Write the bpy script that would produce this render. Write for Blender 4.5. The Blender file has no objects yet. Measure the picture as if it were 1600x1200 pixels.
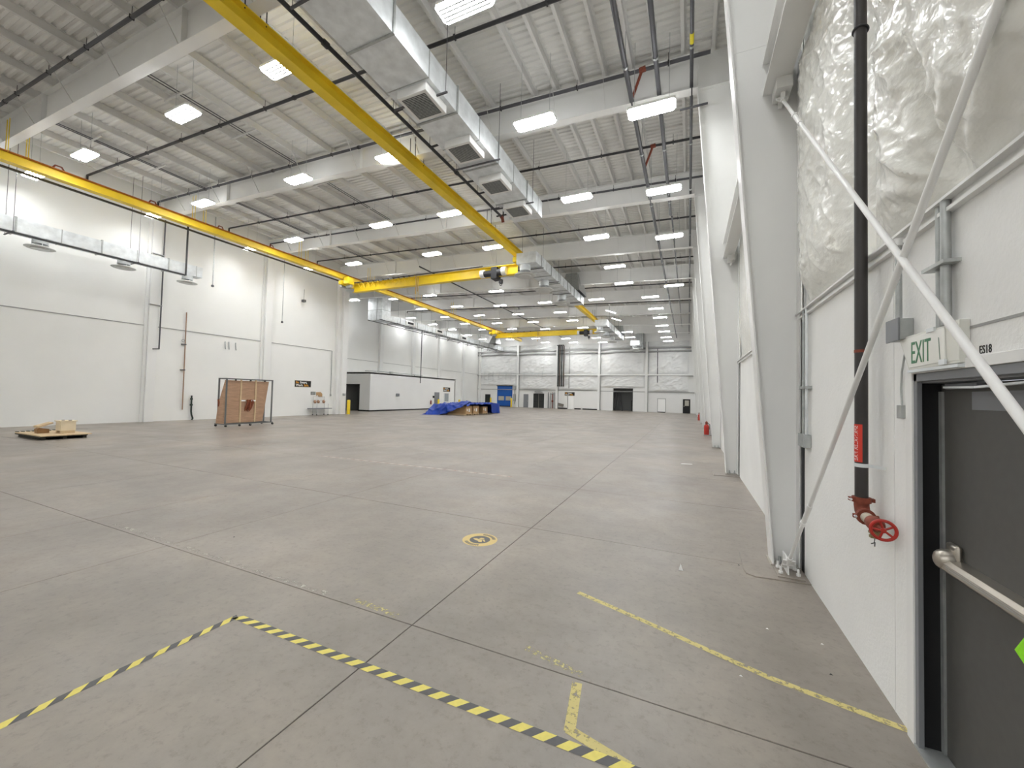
import bpy, math, random
from mathutils import Vector, Matrix, noise
random.seed(7)
sc = bpy.context.scene
COL = sc.collection

# ------------------------------------------------------------------ camera, world, exposure
F, YAW, PITCH, ROLL, EYE = 613.0, .42321, .02981, .02422, 1.9
_f = Vector((-math.sin(YAW), math.cos(YAW), 0)); _r = Vector((math.cos(YAW), math.sin(YAW), 0)); _u = Vector((0, 0, 1))
_w = _f*math.cos(PITCH)+_u*math.sin(PITCH); _u2 = _u*math.cos(PITCH)-_f*math.sin(PITCH)
_R = _r*math.cos(ROLL)+_u2*math.sin(ROLL); _U = _u2*math.cos(ROLL)-_r*math.sin(ROLL)
cd = bpy.data.cameras.new('camera'); cam = bpy.data.objects.new('camera', cd); COL.objects.link(cam)
m = Matrix((( _R.x, _U.x, -_w.x, 0), (_R.y, _U.y, -_w.y, 0), (_R.z, _U.z, -_w.z, EYE), (0, 0, 0, 1)))
cam.matrix_world = m
cd.sensor_fit = 'HORIZONTAL'; cd.sensor_width = 36; cd.lens = F/1600*36; cd.clip_start = .02; cd.clip_end = 300
sc.camera = cam
wd = bpy.data.worlds.new('world'); sc.world = wd; wd.use_nodes = True
wd.node_tree.nodes['Background'].inputs[0].default_value = (.9, .95, 1, 1)
wd.node_tree.nodes['Background'].inputs[1].default_value = .4
sc.view_settings.view_transform = 'Standard'; sc.view_settings.look = 'None'
sc.view_settings.gamma = 1; sc.view_settings.use_curve_mapping = False
sc.view_settings.exposure = 1.55
LAMP = 30.0
try:
    sc.cycles.use_denoising = True
    sc.cycles.sample_clamp_indirect = 8
    sc.cycles.max_bounces = 7; sc.cycles.diffuse_bounces = 4; sc.cycles.glossy_bounces = 3; sc.cycles.adaptive_threshold = .02
except Exception: pass

# ------------------------------------------------------------------ materials
def lin(c): return tuple(((v/255+.055)/1.055)**2.4 if v/255 > .04045 else v/255/12.92 for v in c)
MATS = {}
def mat(name, rgb, rough=.6, metal=0., noise_amt=0., nscale=4., bump=0., bscale=60., spec=.4, emit=0., stretch=None, coat=0.):
    if name in MATS: return MATS[name]
    M = bpy.data.materials.new(name); M.use_nodes = True; N = M.node_tree; b = N.nodes['Principled BSDF']
    c = lin(rgb); b.inputs['Base Color'].default_value = (*c, 1); b.inputs['Roughness'].default_value = rough
    b.inputs['Metallic'].default_value = metal; b.inputs['Specular IOR Level'].default_value = spec
    b.inputs['Coat Weight'].default_value = coat
    tc = N.nodes.new('ShaderNodeTexCoord'); src = tc.outputs['Object']
    if stretch:
        mp = N.nodes.new('ShaderNodeMapping'); mp.inputs['Scale'].default_value = stretch; N.links.new(src, mp.inputs[0]); src = mp.outputs[0]
    if noise_amt:
        n = N.nodes.new('ShaderNodeTexNoise'); n.inputs['Scale'].default_value = nscale; n.inputs['Detail'].default_value = 6
        N.links.new(src, n.inputs['Vector'])
        r = N.nodes.new('ShaderNodeValToRGB'); r.color_ramp.elements[0].position = .3; r.color_ramp.elements[1].position = .7
        r.color_ramp.elements[0].color = (*[v*(1-noise_amt) for v in c], 1)
        r.color_ramp.elements[1].color = (*[min(1, v*(1+noise_amt)) for v in c], 1)
        N.links.new(n.outputs['Fac'], r.inputs[0]); N.links.new(r.outputs[0], b.inputs['Base Color'])
    if bump:
        n2 = N.nodes.new('ShaderNodeTexNoise'); n2.inputs['Scale'].default_value = bscale; n2.inputs['Detail'].default_value = 3
        N.links.new(src, n2.inputs['Vector'])
        bp = N.nodes.new('ShaderNodeBump'); bp.inputs['Strength'].default_value = bump; bp.inputs['Distance'].default_value = .02
        N.links.new(n2.outputs['Fac'], bp.inputs['Height']); N.links.new(bp.outputs[0], b.inputs['Normal'])
    if emit:
        b.inputs['Emission Color'].default_value = (.975, .99, 1, 1); b.inputs['Emission Strength'].default_value = emit
    MATS[name] = M
    return M

WHITE = mat('white_wall_paint', (238, 238, 235), .55, noise_amt=.02, nscale=.6, bump=.15, bscale=3)
STUCCO = mat('white_rough_wall', (240, 240, 238), .6, noise_amt=.03, nscale=1.5, bump=.16, bscale=45)
STEEL_W = mat('white_steel_paint', (234, 234, 232), .38, noise_amt=.02, nscale=1.2)
DECK = mat('grey_deck_steel', (228, 227, 223), .5, metal=.0, noise_amt=.04, nscale=.8)
PURLIN = mat('purlin_steel', (214, 213, 210), .45, metal=.0, noise_amt=.05, nscale=1.5)
GALV = mat('galvanised_metal', (226, 230, 232), .42, metal=.25, noise_amt=.13, nscale=3.5, bump=.08, bscale=6)
GALV_D = mat('weathered_galvanised', (178, 181, 180), .45, metal=.6, noise_amt=.12, nscale=12)
BLACKP = mat('black_pipe', (52, 52, 54), .45, noise_amt=.15, nscale=3)
DARKP = mat('dark_grey_pipe', (88, 88, 92), .42, metal=.3, noise_amt=.1, nscale=3)
YELLOW = mat('crane_yellow', (246, 214, 40), .38, noise_amt=.06, nscale=2)
YELLOW_O = mat('runway_yellow_rusted', (246, 212, 54), .45, noise_amt=.10, nscale=1.3)
ORANGE = mat('orange_rust_flange', (170, 104, 40), .7, noise_amt=.2, nscale=3)
LENS = mat('lamp_lens', (255, 255, 255), .4, emit=LAMP)
LENS.cycles.emission_sampling = 'FRONT'
UPL = mat('added_uplight', (255, 255, 255), .4, emit=LAMP*.2)  # added glow that brightens the roof deck
FIXT = mat('fixture_white', (236, 236, 232), .4)
BLACK = mat('black_matte', (22, 22, 24), .6)
VINYL = mat('white_vinyl_insulation', (238, 238, 232), .2, noise_amt=.02, nscale=1.3, bump=.6, bscale=17, spec=.65, stretch=(1, .5, .8))
VINYL_F = mat('white_vinyl_far', (228, 229, 228), .35, noise_amt=.03, nscale=.8, bump=.5, bscale=1.6, spec=.5)
TRIMG = mat('grey_trim', (160, 160, 158), .5)
DOORG = mat('charcoal_door_paint', (84, 83, 80), .5, noise_amt=.05, nscale=20, bump=.03, bscale=250)
FRAMEG = mat('grey_door_frame', (128, 130, 134), .45, noise_amt=.04, nscale=8)
CHROME = mat('satin_steel', (176, 170, 160), .34, metal=.9)
RED = mat('valve_red', (176, 46, 36), .4, noise_amt=.12, nscale=20)
RUST = mat('rust_red_iron', (128, 62, 44), .6, noise_amt=.25, nscale=30)
BRASS = mat('dull_brass', (146, 132, 92), .45, metal=.5, noise_amt=.15, nscale=25)
REDLAB = mat('red_label', (214, 62, 48), .5)
WHITEP = mat('white_print', (245, 245, 243), .6)
GREENP = mat('green_print', (70, 128, 92), .5)
BLACKPR = mat('black_print', (14, 14, 14), .6)
LIME = mat('lime_paper', (150, 232, 40), .6, noise_amt=.12, nscale=40)
SIGNW = mat('sign_plastic', (226, 226, 218), .25)
PLY = mat('plywood', (178, 144, 118), .65, noise_amt=.14, nscale=3, stretch=(1, 1, 6))
PINE = mat('pine_board', (206, 182, 146), .6, noise_amt=.10, nscale=4, stretch=(1, 6, 6))
PINE_L = mat('pale_crate_wood', (226, 212, 184), .6, noise_amt=.06, nscale=4)
PALD = mat('dark_pallet', (52, 50, 42), .8, noise_amt=.2, nscale=10)
CARD = mat('cardboard', (176, 142, 102), .75, noise_amt=.07, nscale=3)
TARP = mat('blue_tarpaulin', (22, 58, 150), .4, noise_amt=.10, nscale=2.2, bump=.3, bscale=7, spec=.3)
BLUE = mat('blue_door_vinyl', (26, 92, 178), .45, noise_amt=.06, nscale=2)
PANEGREY = mat('door_window_pane', (176, 172, 160), .25)
GLASSD = mat('dark_glass', (40, 44, 44), .1)
BOLL = mat('bollard_yellow', (232, 200, 40), .45)
TAPEY = mat('tape_yellow', (226, 212, 112), .55, noise_amt=.06, nscale=30)
TAPEK = mat('tape_black', (88, 87, 88), .5, noise_amt=.08, nscale=30)
STICKY = mat('sticker_yellow', (212, 188, 122), .5)
RUBBER = mat('black_rubber', (24, 24, 25), .7)
LEATHER = mat('brown_strap', (130, 70, 44), .7, noise_amt=.2, nscale=15)
COPPER = mat('copper_pole', (160, 128, 104), .45, metal=.3)
GREYW = mat('grey_room_wall', (150, 152, 152), .7)
OFFW = mat('office_panel', (232, 232, 230), .5, noise_amt=.015, nscale=.8)
SIGNK = mat('sign_black', (34, 30, 26), .5)
SIGNO = mat('sign_orange', (226, 160, 60), .5)

def worn(name, rgb, thr, scale):
    M = bpy.data.materials.new(name); M.use_nodes = True; N = M.node_tree; b = N.nodes['Principled BSDF']
    b.inputs['Base Color'].default_value = (*lin(rgb), 1); b.inputs['Roughness'].default_value = .6
    tc = N.nodes.new('ShaderNodeTexCoord'); n = N.nodes.new('ShaderNodeTexNoise'); n.inputs['Scale'].default_value = scale; n.inputs['Detail'].default_value = 8; n.inputs['Roughness'].default_value = .7
    N.links.new(tc.outputs['Object'], n.inputs['Vector'])
    r = N.nodes.new('ShaderNodeValToRGB'); r.color_ramp.elements[0].position = thr-.03; r.color_ramp.elements[1].position = thr+.05
    N.links.new(n.outputs['Fac'], r.inputs[0]); N.links.new(r.outputs[0], b.inputs['Alpha'])
    return M
WORN_Y = worn('worn_yellow_paint', (204, 190, 124), .42, 26)
WORN_Y2 = worn('worn_yellow_faint', (198, 186, 128), .52, 30)
WORN_W = worn('worn_white_paint', (186, 182, 172), .53, 14)
WORN_R = worn('worn_red_tape', (186, 160, 148), .46, 20)

def concrete():
    M = bpy.data.materials.new('polished_concrete'); M.use_nodes = True; N = M.node_tree; L = N.links; b = N.nodes['Principled BSDF']
    tc = N.nodes.new('ShaderNodeTexCoord')
    def nz(s, d, rg=.5, vec=None):
        n = N.nodes.new('ShaderNodeTexNoise'); n.inputs['Scale'].default_value = s; n.inputs['Detail'].default_value = d; n.inputs['Roughness'].default_value = rg
        L.new(vec or tc.outputs['Object'], n.inputs['Vector']); return n.outputs['Fac']
    def ramp(f, stops):
        r = N.nodes.new('ShaderNodeValToRGB'); e = r.color_ramp.elements
        e[0].position, e[0].color = stops[0][0], (*stops[0][1], 1); e[1].position, e[1].color = stops[-1][0], (*stops[-1][1], 1)
        for p, c in stops[1:-1]:
            x = e.new(p); x.color = (*c, 1)
        L.new(f, r.inputs[0]); return r.outputs[0]
    def mul(a, c, f=1.):
        x = N.nodes.new('ShaderNodeMix'); x.data_type = 'RGBA'; x.blend_type = 'MULTIPLY'; x.inputs['Factor'].default_value = f
        L.new(a, x.inputs['A']); L.new(c, x.inputs['B']); return x.outputs['Result']
    g = lambda v: (v, v, v)
    base = ramp(nz(.55, 5), [(.3, lin((126, 118, 110))), (.5, lin((139, 131, 122))), (.7, lin((154, 145, 134)))])
    base = mul(base, ramp(nz(2.6, 9, .68), [(.22, g(.84)), (.44, g(.96)), (.64, g(1.09))]))
    base = mul(base, ramp(nz(16, 10, .75), [(.33, g(.76)), (.47, g(1.)), (.75, g(1.06))]))
    mp = N.nodes.new('ShaderNodeMapping'); mp.inputs['Scale'].default_value = (.5, 3.2, 1); mp.inputs['Rotation'].default_value = (0, 0, .5); L.new(tc.outputs['Object'], mp.inputs[0])
    base = mul(base, ramp(nz(1.2, 8, .7, mp.outputs[0]), [(.2, g(.86)), (.42, g(1.)), (.7, g(1.))]))
    L.new(base, b.inputs['Base Color'])
    rr = ramp(nz(1.1, 6), [(.3, g(.32)), (.7, g(.50))]); L.new(rr, b.inputs['Roughness'])
    b.inputs['Specular IOR Level'].default_value = .7
    bp = N.nodes.new('ShaderNodeBump'); bp.inputs['Strength'].default_value = .06; bp.inputs['Distance'].default_value = .01
    L.new(nz(9, 8, .6), bp.inputs['Height']); L.new(bp.outputs[0], b.inputs['Normal'])
    return M
CONC = concrete()
JOINT = mat('joint_filler', (84, 81, 76), .8, noise_amt=.1, nscale=6)

# ------------------------------------------------------------------ mesh helpers
class MB:
    def __init__(s): s.v = []; s.f = []; s.mi = []; s.sm = []
    def add(s, vs, fs, mi=0, smooth=False):
        o = len(s.v); s.v += [tuple(p) for p in vs]
        for f in fs: s.f.append(tuple(i+o for i in f)); s.mi.append(mi); s.sm.append(smooth)
        return s
    def box(s, x0, x1, y0, y1, z0, z1, mi=0):
        v = [(x, y, z) for z in (z0, z1) for y in (y0, y1) for x in (x0, x1)]
        return s.add(v, [(0, 2, 3, 1), (4, 5, 7, 6), (0, 1, 5, 4), (2, 6, 7, 3), (0, 4, 6, 2), (1, 3, 7, 5)], mi)
    def bar(s, p, q, w, h, up=(0, 0, 1), mi=0):
        p, q = Vector(p), Vector(q); d = (q-p).normalized(); up = Vector(up)
        if abs(d.dot(up)) > .98: up = Vector((1, 0, 0))
        a = d.cross(up).normalized()*w/2; b = a.cross(d).normalized()*h/2
        v = [p-a-b, p+a-b, p+a+b, p-a+b, q-a-b, q+a-b, q+a+b, q-a+b]
        return s.add(v, [(0, 1, 2, 3), (7, 6, 5, 4), (0, 4, 5, 1), (1, 5, 6, 2), (2, 6, 7, 3), (3, 7, 4, 0)], mi)
    def tube(s, pts, r, n=10, mi=0, caps=True, smooth=True):
        pts = [Vector(p) for p in pts]; rs = r if isinstance(r, (list, tuple)) else [r]*len(pts)
        d0 = (pts[1]-pts[0]).normalized(); ref = Vector((0, 0, 1)) if abs(d0.z) < .9 else Vector((1, 0, 0))
        a = d0.cross(ref).normalized(); vs = []
        for i, p in enumerate(pts):
            d = (pts[min(i+1, len(pts)-1)]-pts[max(i-1, 0)]).normalized()
            a = (a-d*a.dot(d)).normalized(); b = d.cross(a)
            for k in range(n):
                t = 2*math.pi*k/n; vs.append(p+(a*math.cos(t)+b*math.sin(t))*rs[i])
        fs = [(i*n+k, i*n+(k+1) % n, (i+1)*n+(k+1) % n, (i+1)*n+k) for i in range(len(pts)-1) for k in range(n)]
        s.add(vs, fs, mi, smooth)
        if caps:
            o = len(s.v)-len(vs)
            s.f += [tuple(o+k for k in range(n))[::-1], tuple(o+(len(pts)-1)*n+k for k in range(n))]; s.mi += [mi, mi]; s.sm += [False, False]
        return s
    def lathe(s, c, prof, n=16, mi=0, axis='z'):
        vs = []; c = Vector(c)
        for r, h in prof:
            for k in range(n):
                t = 2*math.pi*k/n; x, y = r*math.cos(t), r*math.sin(t)
                vs.append(c+Vector((x, y, h) if axis == 'z' else (h, x, y) if axis == 'x' else (x, h, y)))
        fs = [(i*n+k, i*n+(k+1) % n, (i+1)*n+(k+1) % n, (i+1)*n+k) for i in range(len(prof)-1) for k in range(n)]
        return s.add(vs, fs, mi, True)
    def ring(s, c, R, r, n=24, m=8, normal=(0, 0, 1), mi=0):
        c = Vector(c); q = Vector((0, 0, 1)).rotation_difference(Vector(normal)); vs = []
        for i in range(n):
            t = 2*math.pi*i/n
            for k in range(m):
                u = 2*math.pi*k/m; vs.append(c+q @ Vector(((R+r*math.cos(u))*math.cos(t), (R+r*math.cos(u))*math.sin(t), r*math.sin(u))))
        return s.add(vs, [(i*m+k, ((i+1) % n)*m+k, ((i+1) % n)*m+(k+1) % m, i*m+(k+1) % m) for i in range(n) for k in range(m)], mi, True)
    def prism(s, poly, axis, a, b, mi=0):
        def P(u, w, t): return (t, u, w) if axis == 'x' else (u, t, w) if axis == 'y' else (u, w, t)
        n = len(poly); v = [P(u, w, a) for u, w in poly]+[P(u, w, b) for u, w in poly]
        fs = [(i, (i+1) % n, n+(i+1) % n, n+i) for i in range(n)]+[tuple(range(n))[::-1], tuple(range(n, 2*n))]
        return s.add(v, fs, mi)
    def quad(s, a, b, c, d, mi=0): return s.add([a, b, c, d], [(0, 1, 2, 3)], mi)

ROOT = {}
def obj(name, mb, mats, parent=None, local=False, bevel=0.):
    me = bpy.data.meshes.new(name); off = Vector((0, 0, 0))
    if parent is not None and not local: off = ROOT.get(parent.name, Vector((0, 0, 0)))
    me.from_pydata([tuple(Vector(p)-off) for p in mb.v], [], mb.f)
    ms = mats if isinstance(mats, (list, tuple)) else [mats]
    for x in ms: me.materials.append(x)
    me.polygons.foreach_set('material_index', mb.mi); me.polygons.foreach_set('use_smooth', mb.sm)
    me.update()
    import bmesh
    bm = bmesh.new(); bm.from_mesh(me); bmesh.ops.recalc_face_normals(bm, faces=bm.faces); bm.to_mesh(me); bm.free()
    if any(mb.sm): me.set_sharp_from_angle(angle=math.radians(42))
    o = bpy.data.objects.new(name, me); COL.objects.link(o)
    if parent is not None:
        o.parent = parent; ROOT[o.name] = off
    if bevel:
        bv = o.modifiers.new('bevel', 'BEVEL'); bv.width = bevel; bv.segments = 2; bv.limit_method = 'ANGLE'
    return o
def tag(o, label, cat=None, group=None, kind=None):
    o['label'] = label
    if cat: o['category'] = cat
    if group: o['group'] = group
    if kind: o['kind'] = kind
    return o
def thing(name, label, cat, loc=(0, 0, 0), group=None, rotz=0.):
    o = bpy.data.objects.new(name, None); COL.objects.link(o); o.location = loc; o.rotation_euler = (0, 0, rotz); o.empty_display_size = .2
    ROOT[o.name] = Vector(loc); return tag(o, label, cat, group)
def struct(name, mb, mats, label, cat, bevel=0.):
    o = obj(name, mb, mats, bevel=bevel); ROOT[o.name] = Vector((0, 0, 0)); return tag(o, label, cat, kind='structure')
def single(name, mb, mats, label, cat, group=None, bevel=0., kind=None):
    o = obj(name, mb, mats, bevel=bevel); ROOT[o.name] = Vector((0, 0, 0)); return tag(o, label, cat, group, kind)
def text_mesh(body, size, extrude=.0008, align='LEFT', bold=0.):
    c = bpy.data.curves.new('lettering', 'FONT'); c.body = body; c.size = size; c.extrude = extrude; c.align_x = align; c.resolution_u = 3; c.offset = bold
    t = bpy.data.objects.new('lettering', c); COL.objects.link(t)
    me = bpy.data.meshes.new_from_object(t); bpy.data.objects.remove(t); bpy.data.curves.remove(c)
    return me
def text(name, body, size, origin, xdir, updir, material, parent=None, sx=1., bold=0., extrude=.0008):
    me = text_mesh(body, size, extrude, bold=bold); x = Vector(xdir).normalized(); y = Vector(updir).normalized(); z = x.cross(y)
    off = ROOT.get(parent.name, Vector((0, 0, 0))) if parent is not None else Vector((0, 0, 0))
    for v in me.vertices: v.co = Vector(origin)+x*v.co.x*sx+y*v.co.y+z*v.co.z-off
    me.materials.clear(); me.materials.append(material); me.update()
    o = bpy.data.objects.new(name, me); COL.objects.link(o)
    if parent is not None: o.parent = parent; ROOT[o.name] = off
    return o
def copy_tree(o, parent=None):
    c = o.copy(); COL.objects.link(c); c.parent = parent
    for ch in o.children: copy_tree(ch, c)
    return c
ORD = ['nearest', 'second', 'third', 'fourth', 'fifth', 'sixth', 'seventh', 'eighth', 'ninth', 'tenth', 'eleventh', 'twelfth', 'thirteenth', 'fourteenth', 'fifteenth', 'sixteenth', 'seventeenth', 'eighteenth', 'nineteenth', 'twentieth']

# ------------------------------------------------------------------ dimensions
XR, XL, XL2, YB, YF, YC = 1.19, -27.0, -33.9, -19.0, 60.7, 24.6
FR = [5.6+6.13*k for k in range(-1, 9)]; FRB = [-6.66, -12.79, -18.5]
def zb(x): return 10.5-.034*x        # rafter underside
def zr(x): return zb(x)+1.24         # roof deck underside

# ------------------------------------------------------------------ floor
fb = MB().box(XL2-.3, XR+.3, YB-.3, YF+4.2, -.30, -.005)
floor = struct('floor', fb, JOINT, 'worn grey polished concrete floor of the hall', 'floor')
xs = [XR+.2, -2.05, -5.69, -7.69]
while xs[-1] > XL2: xs.append(xs[-1]-2.82)
xs[-1] = XL2-.2
ys = [YB-.2, -8.1, -2.7, 0, 2.67, 5.35, 8.03, 10.71, 13.4, 17.86, 24.0, 30.1, 36.25, 42.4, 48.5, 54.6, YF+4.1]
for i in range(len(xs)-1):
    for j in range(len(ys)-1):
        g = .0038; x1, x0, y0, y1 = xs[i]-g, xs[i+1]+g, ys[j]+g, ys[j+1]-g; c = .0025
        v = [(x0, y0, -.02), (x1, y0, -.02), (x1, y1, -.02), (x0, y1, -.02), (x0, y0, -c), (x1, y0, -c), (x1, y1, -c), (x0, y1, -c),
             (x0+c, y0+c, 0), (x1-c, y0+c, 0), (x1-c, y1-c, 0), (x0+c, y1-c, 0)]
        fs = [(8, 9, 10, 11)]+[(k, (k+1) % 4, 4+(k+1) % 4, 4+k) for k in range(4)]+[(4+k, 4+(k+1) % 4, 8+(k+1) % 4, 8+k) for k in range(4)]
        obj('floor_slab', MB().add(v, fs), CONC, floor)
# patched concrete around the near column base
p = [(.6, 5.74), (.585, 5.2), (.6, 5.08), (.68, 5.03), (1.19, 5.08), (1.19, 5.9), (.63, 5.86)]
obj('column_pad', MB().prism(p, 'z', -.01, .012), CONC, floor, bevel=.006)
obj('column_pad', MB().prism([(.6, 11.3), (1.19, 11.3), (1.19, 12.0), (.6, 12.0)], 'z', -.01, .01), CONC, floor, bevel=.006)

# ------------------------------------------------------------------ roof deck and purlins
YE = YF+.1
dk = MB(); pit = .2; n = int((YE-YB)/pit); prof = []
for k in range(n):
    y = YB+k*pit; prof += [(y, 0), (y+.07, 0), (y+.1, .045), (y+.17, .045)]
prof.append((YB+n*pit, 0))
XA, XB = XR+.35, XL2-.3
vs = []
for y, h in prof: vs += [(XA, y, zr(XA)+h), (XB, y, zr(XB)+h)]
dk.add(vs, [(2*i, 2*i+1, 2*i+3, 2*i+2) for i in range(len(prof)-1)])
dk.add([(XA, YB-.3, zr(XA)+.3), (XB, YB-.3, zr(XB)+.3), (XB, YE+.3, zr(XB)+.3), (XA, YE+.3, zr(XA)+.3)], [(0, 1, 2, 3)])
ceiling = struct('ceiling', dk, DECK, 'grey corrugated steel roof deck seen from below', 'ceiling')
px = [.55, -.2, -.95, -1.6, -2.37, -3.15, -3.91, -4.66]
while px[-1] > -33.0: px.append(px[-1]-1.54)
for x in px:
    z0 = zb(x)+1.0; z1 = zr(x)+.01; y0 = YB if x > XL else YC
    mb = MB().box(x-.006, x+.006, y0, YE, z0, z1).box(x-.075, x-.006, y0, YE, z0, z0+.012).box(x-.085, x-.075, y0, YE, z0, z0+.03).box(x+.006, x+.07, y0, YE, z1-.012, z1)
    obj('purlin', mb, PURLIN, ceiling)

# ------------------------------------------------------------------ frames: columns and rafters
def right_column(y, idx):
    lab = ['white tapered steel column on right wall, behind the camera', 'white tapered steel column on right wall, nearest, beside the crossed rods'][idx] if idx < 2 else f'white tapered steel column on right wall, {ORD[idx-1]} from the exit door'
    t = thing('steel_column', lab, 'column', (1.05, y, 0), 'tapered columns along the right wall')
    xi = lambda z: .925-.0735*z
    xo = XR-.03; hw = .13; zt = 10.45; ztop = zb(.3)+.98
    obj('web', MB().prism([(xi(0), .02), (xo, .02), (xo, ztop), (xi(zt), ztop), (xi(zt), zt)], 'y', y-.006, y+.006), STEEL_W, t)
    obj('inner_flange', MB().prism([(xi(0)-.018, .02), (xi(0), .02), (xi(zt), zt), (xi(zt)-.018, zt)], 'y', y-hw, y+hw), STEEL_W, t)
    obj('outer_flange', MB().box(xo, xo+.016, y-hw, y+hw, .02, ztop), STEEL_W, t)
    obj('knee_stiffener', MB().prism([(xi(zt), zt-.012), (xo, zt-.012), (xo, zt), (xi(zt), zt)], 'y', y-hw+.01, y+hw-.01), STEEL_W, t)
    obj('splice_seam', MB().box(xi(6.35), xo, y-.009, y+.009, 6.34, 6.352), STEEL_W, t)
    obj('base_plate', MB().box(xi(0)-.04, xo+.02, y-.15, y+.15, .01, .025), mat('plate_grey', (168, 164, 156), .6), t)
    if idx in (1, 2, 3):
        for bx in (xi(0)+.06, xo-.06):
            for by in (-.09, .09):
                obj('anchor_bolt', MB().tube([(bx, y+by, .03), (bx, y+by, .11)], .014, 8).tube([(bx, y+by, .03), (bx, y+by, .06)], .028, 6, smooth=False), GALV_D, t)
    return t
def rafter(y, idx, xl):
    lab = f'white steel roof rafter crossing the hall, {ORD[idx]} from the camera' if idx >= 0 else f'white steel roof rafter behind the camera, {ORD[-1-idx]} one back'
    t = thing('roof_rafter', lab, 'rafter', (0, y, 10.5), 'steel roof rafters')
    xr = .15; hw = .14
    P = lambda o0, o1, w: MB().prism([(xr, zb(xr)+o0), (xr, zb(xr)+o1), (xl, zb(xl)+o1), (xl, zb(xl)+o0)], 'y', y-w, y+w)
    obj('web', P(.01, .99, .006), STEEL_W, t); obj('bottom_flange', P(-.012, .01, hw), STEEL_W, t); obj('top_flange', P(.985, 1.0, hw), STEEL_W, t)
    for x in ([-12.2, -21.0] if xl > -30 else [-12.2, -21.0, -29]):
        for s in (-1, 1):
            obj('splice_plate', MB().box(x-.012, x+.012, y+s*.008 if s > 0 else y-hw, y+hw if s > 0 else y-.008, zb(x)+.01, zb(x)+.985), STEEL_W, t)
    if y < 32:
        for x in [v for v in px if v > xl+.5][2::2]:
            obj('flange_brace', MB().bar((x, y-.75, zb(x)+1.0), (x, y-.1, zb(x)+.02), .03, .006, up=(1, 0, 0)), PURLIN, t)
    return t
for k, y in enumerate(FR):
    right_column(y, k); rafter(y, k-1, XL if y < YC else XL2)
for k, y in enumerate(FRB): rafter(y, -2-k, XL)
t = single('roof_rafter', MB().prism([(.3, 10.3), (.3, 11.5), (XL2, 12.6), (XL2, 10.3)], 'y', YF-.35, YF-.3), STEEL_W, 'shallow white end rafter along the top of the far wall', 'rafter', 'steel roof rafters')
# horizontal struts between right columns
for k, lab in ((0, 'white horizontal steel strut beam meeting the nearest right column'), (1, 'white horizontal steel strut beam between nearest and second right columns')):
    y0, y1 = FR[k]+.02, FR[k+1]-.02
    t = thing('strut_beam', lab, 'beam', (.98, y0, 5.7), 'strut beams along the right wall')
    obj('bottom_flange', MB().box(.80, 1.05, y0, y1, 5.68, 5.70), STEEL_W, t); obj('top_flange', MB().box(.80, 1.05, y0, y1, 6.08, 6.1), STEEL_W, t)
    obj('web', MB().box(.92, .93, y0, y1, 5.70, 6.08), STEEL_W, t)
    obj('end_bracket', MB().box(.9, 1.06, y1-.28, y1, 5.55, 5.68).box(.96, 1.0, y1-.2, y1, 5.48, 5.55), STEEL_W, t)

# ------------------------------------------------------------------ walls
DY0, DY1, DZ = 2.0, 3.0, 2.08
rwm = MB().box(XR, XR+.24, YB, DY0, 0, 2.9).box(XR, XR+.24, DY1, YF+.3, 0, 2.9).box(XR, XR+.24, DY0, DY1, DZ, 2.9).box(XR+.06, XR+.24, YB, YF+.3, 2.9, 12.3)
wall_r = struct('wall_right', rwm, STUCCO, 'white rough plastered right wall with the exit door', 'wall')
obj('girt', MB().box(XR-.035, XR+.06, YB, YF, 2.865, 2.885).box(XR-.05, XR+.06, YB, YF, 2.925, 2.94).box(XR-.012, XR+.0, YB, YF, 2.885, 2.925), STEEL_W, wall_r)
obj('wall_seam', MB().box(XR-.003, XR+.001, YB, 2.61, 2.262, 2.274), TRIMG, wall_r)
obj('wall_seam', MB().box(XR-.002, XR+.001, 3.262, 3.266, 0, 2.86), STEEL_W, wall_r)
obj('gap_shade_strip', MB().box(XR-.004, XR+.002, 5.36, 5.46, 0, 2.88), BLACK, wall_r)  # black strip on the wall stands for the shade in the gap behind the column
obj('gap_shade_strip', MB().box(XR-.004, XR+.002, 11.42, 11.5, 0, 2.88), BLACK, wall_r)  # same painted gap shade at the second column
wl = MB().box(XL-.3, XL, YB, YC, 0, 12.9)
wall_l = struct('wall_left', wl, WHITE, 'tall smooth white left wall in the near half of the hall', 'wall')
obj('panel_seam', MB().box(XL, XL+.03, YB, YC-1.2, 5.225, 5.265), TRIMG, wall_l)
obj('panel_seam', MB().box(XL, XL+.012, YB, YC, 1.22, 1.24), WHITE, wall_l)
obj('pilaster', MB().box(XL, XL+.25, 11.2, 11.62, 0, 11.4).box(XL, XL+.12, 11.08, 11.2, 0, 11.4), STEEL_W, wall_l, bevel=.01)
obj('pilaster', MB().box(XL, XL+.25, 17.6, 18.1, 0, 11.4).box(XL, XL+.12, 17.46, 17.6, 0, 11.4), STEEL_W, wall_l, bevel=.01)
obj('pilaster', MB().box(XL, XL+.25, 5.2, 5.6, 0, 11.4), STEEL_W, wall_l, bevel=.01)
obj('corner_column', MB().box(XL, XL+.55, 24.05, 24.55, 0, 10.35), STEEL_W, wall_l, bevel=.012)
obj('corner_column_web', MB().box(XL, XL+.3, 23.75, 24.05, 0, 11.4), STEEL_W, wall_l, bevel=.01)
struct('wall_return', MB().box(XL2-.3, XL-.3, YC-.3, YC, 0, 13.2), WHITE, 'white return wall where the hall widens on the left', 'wall')
w2 = struct('wall_left_far', MB().box(XL2-.3, XL2, YC, YF+.3, 0, 13.2), WHITE, 'white left wall of the wider far half behind the office box', 'wall')
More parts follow.
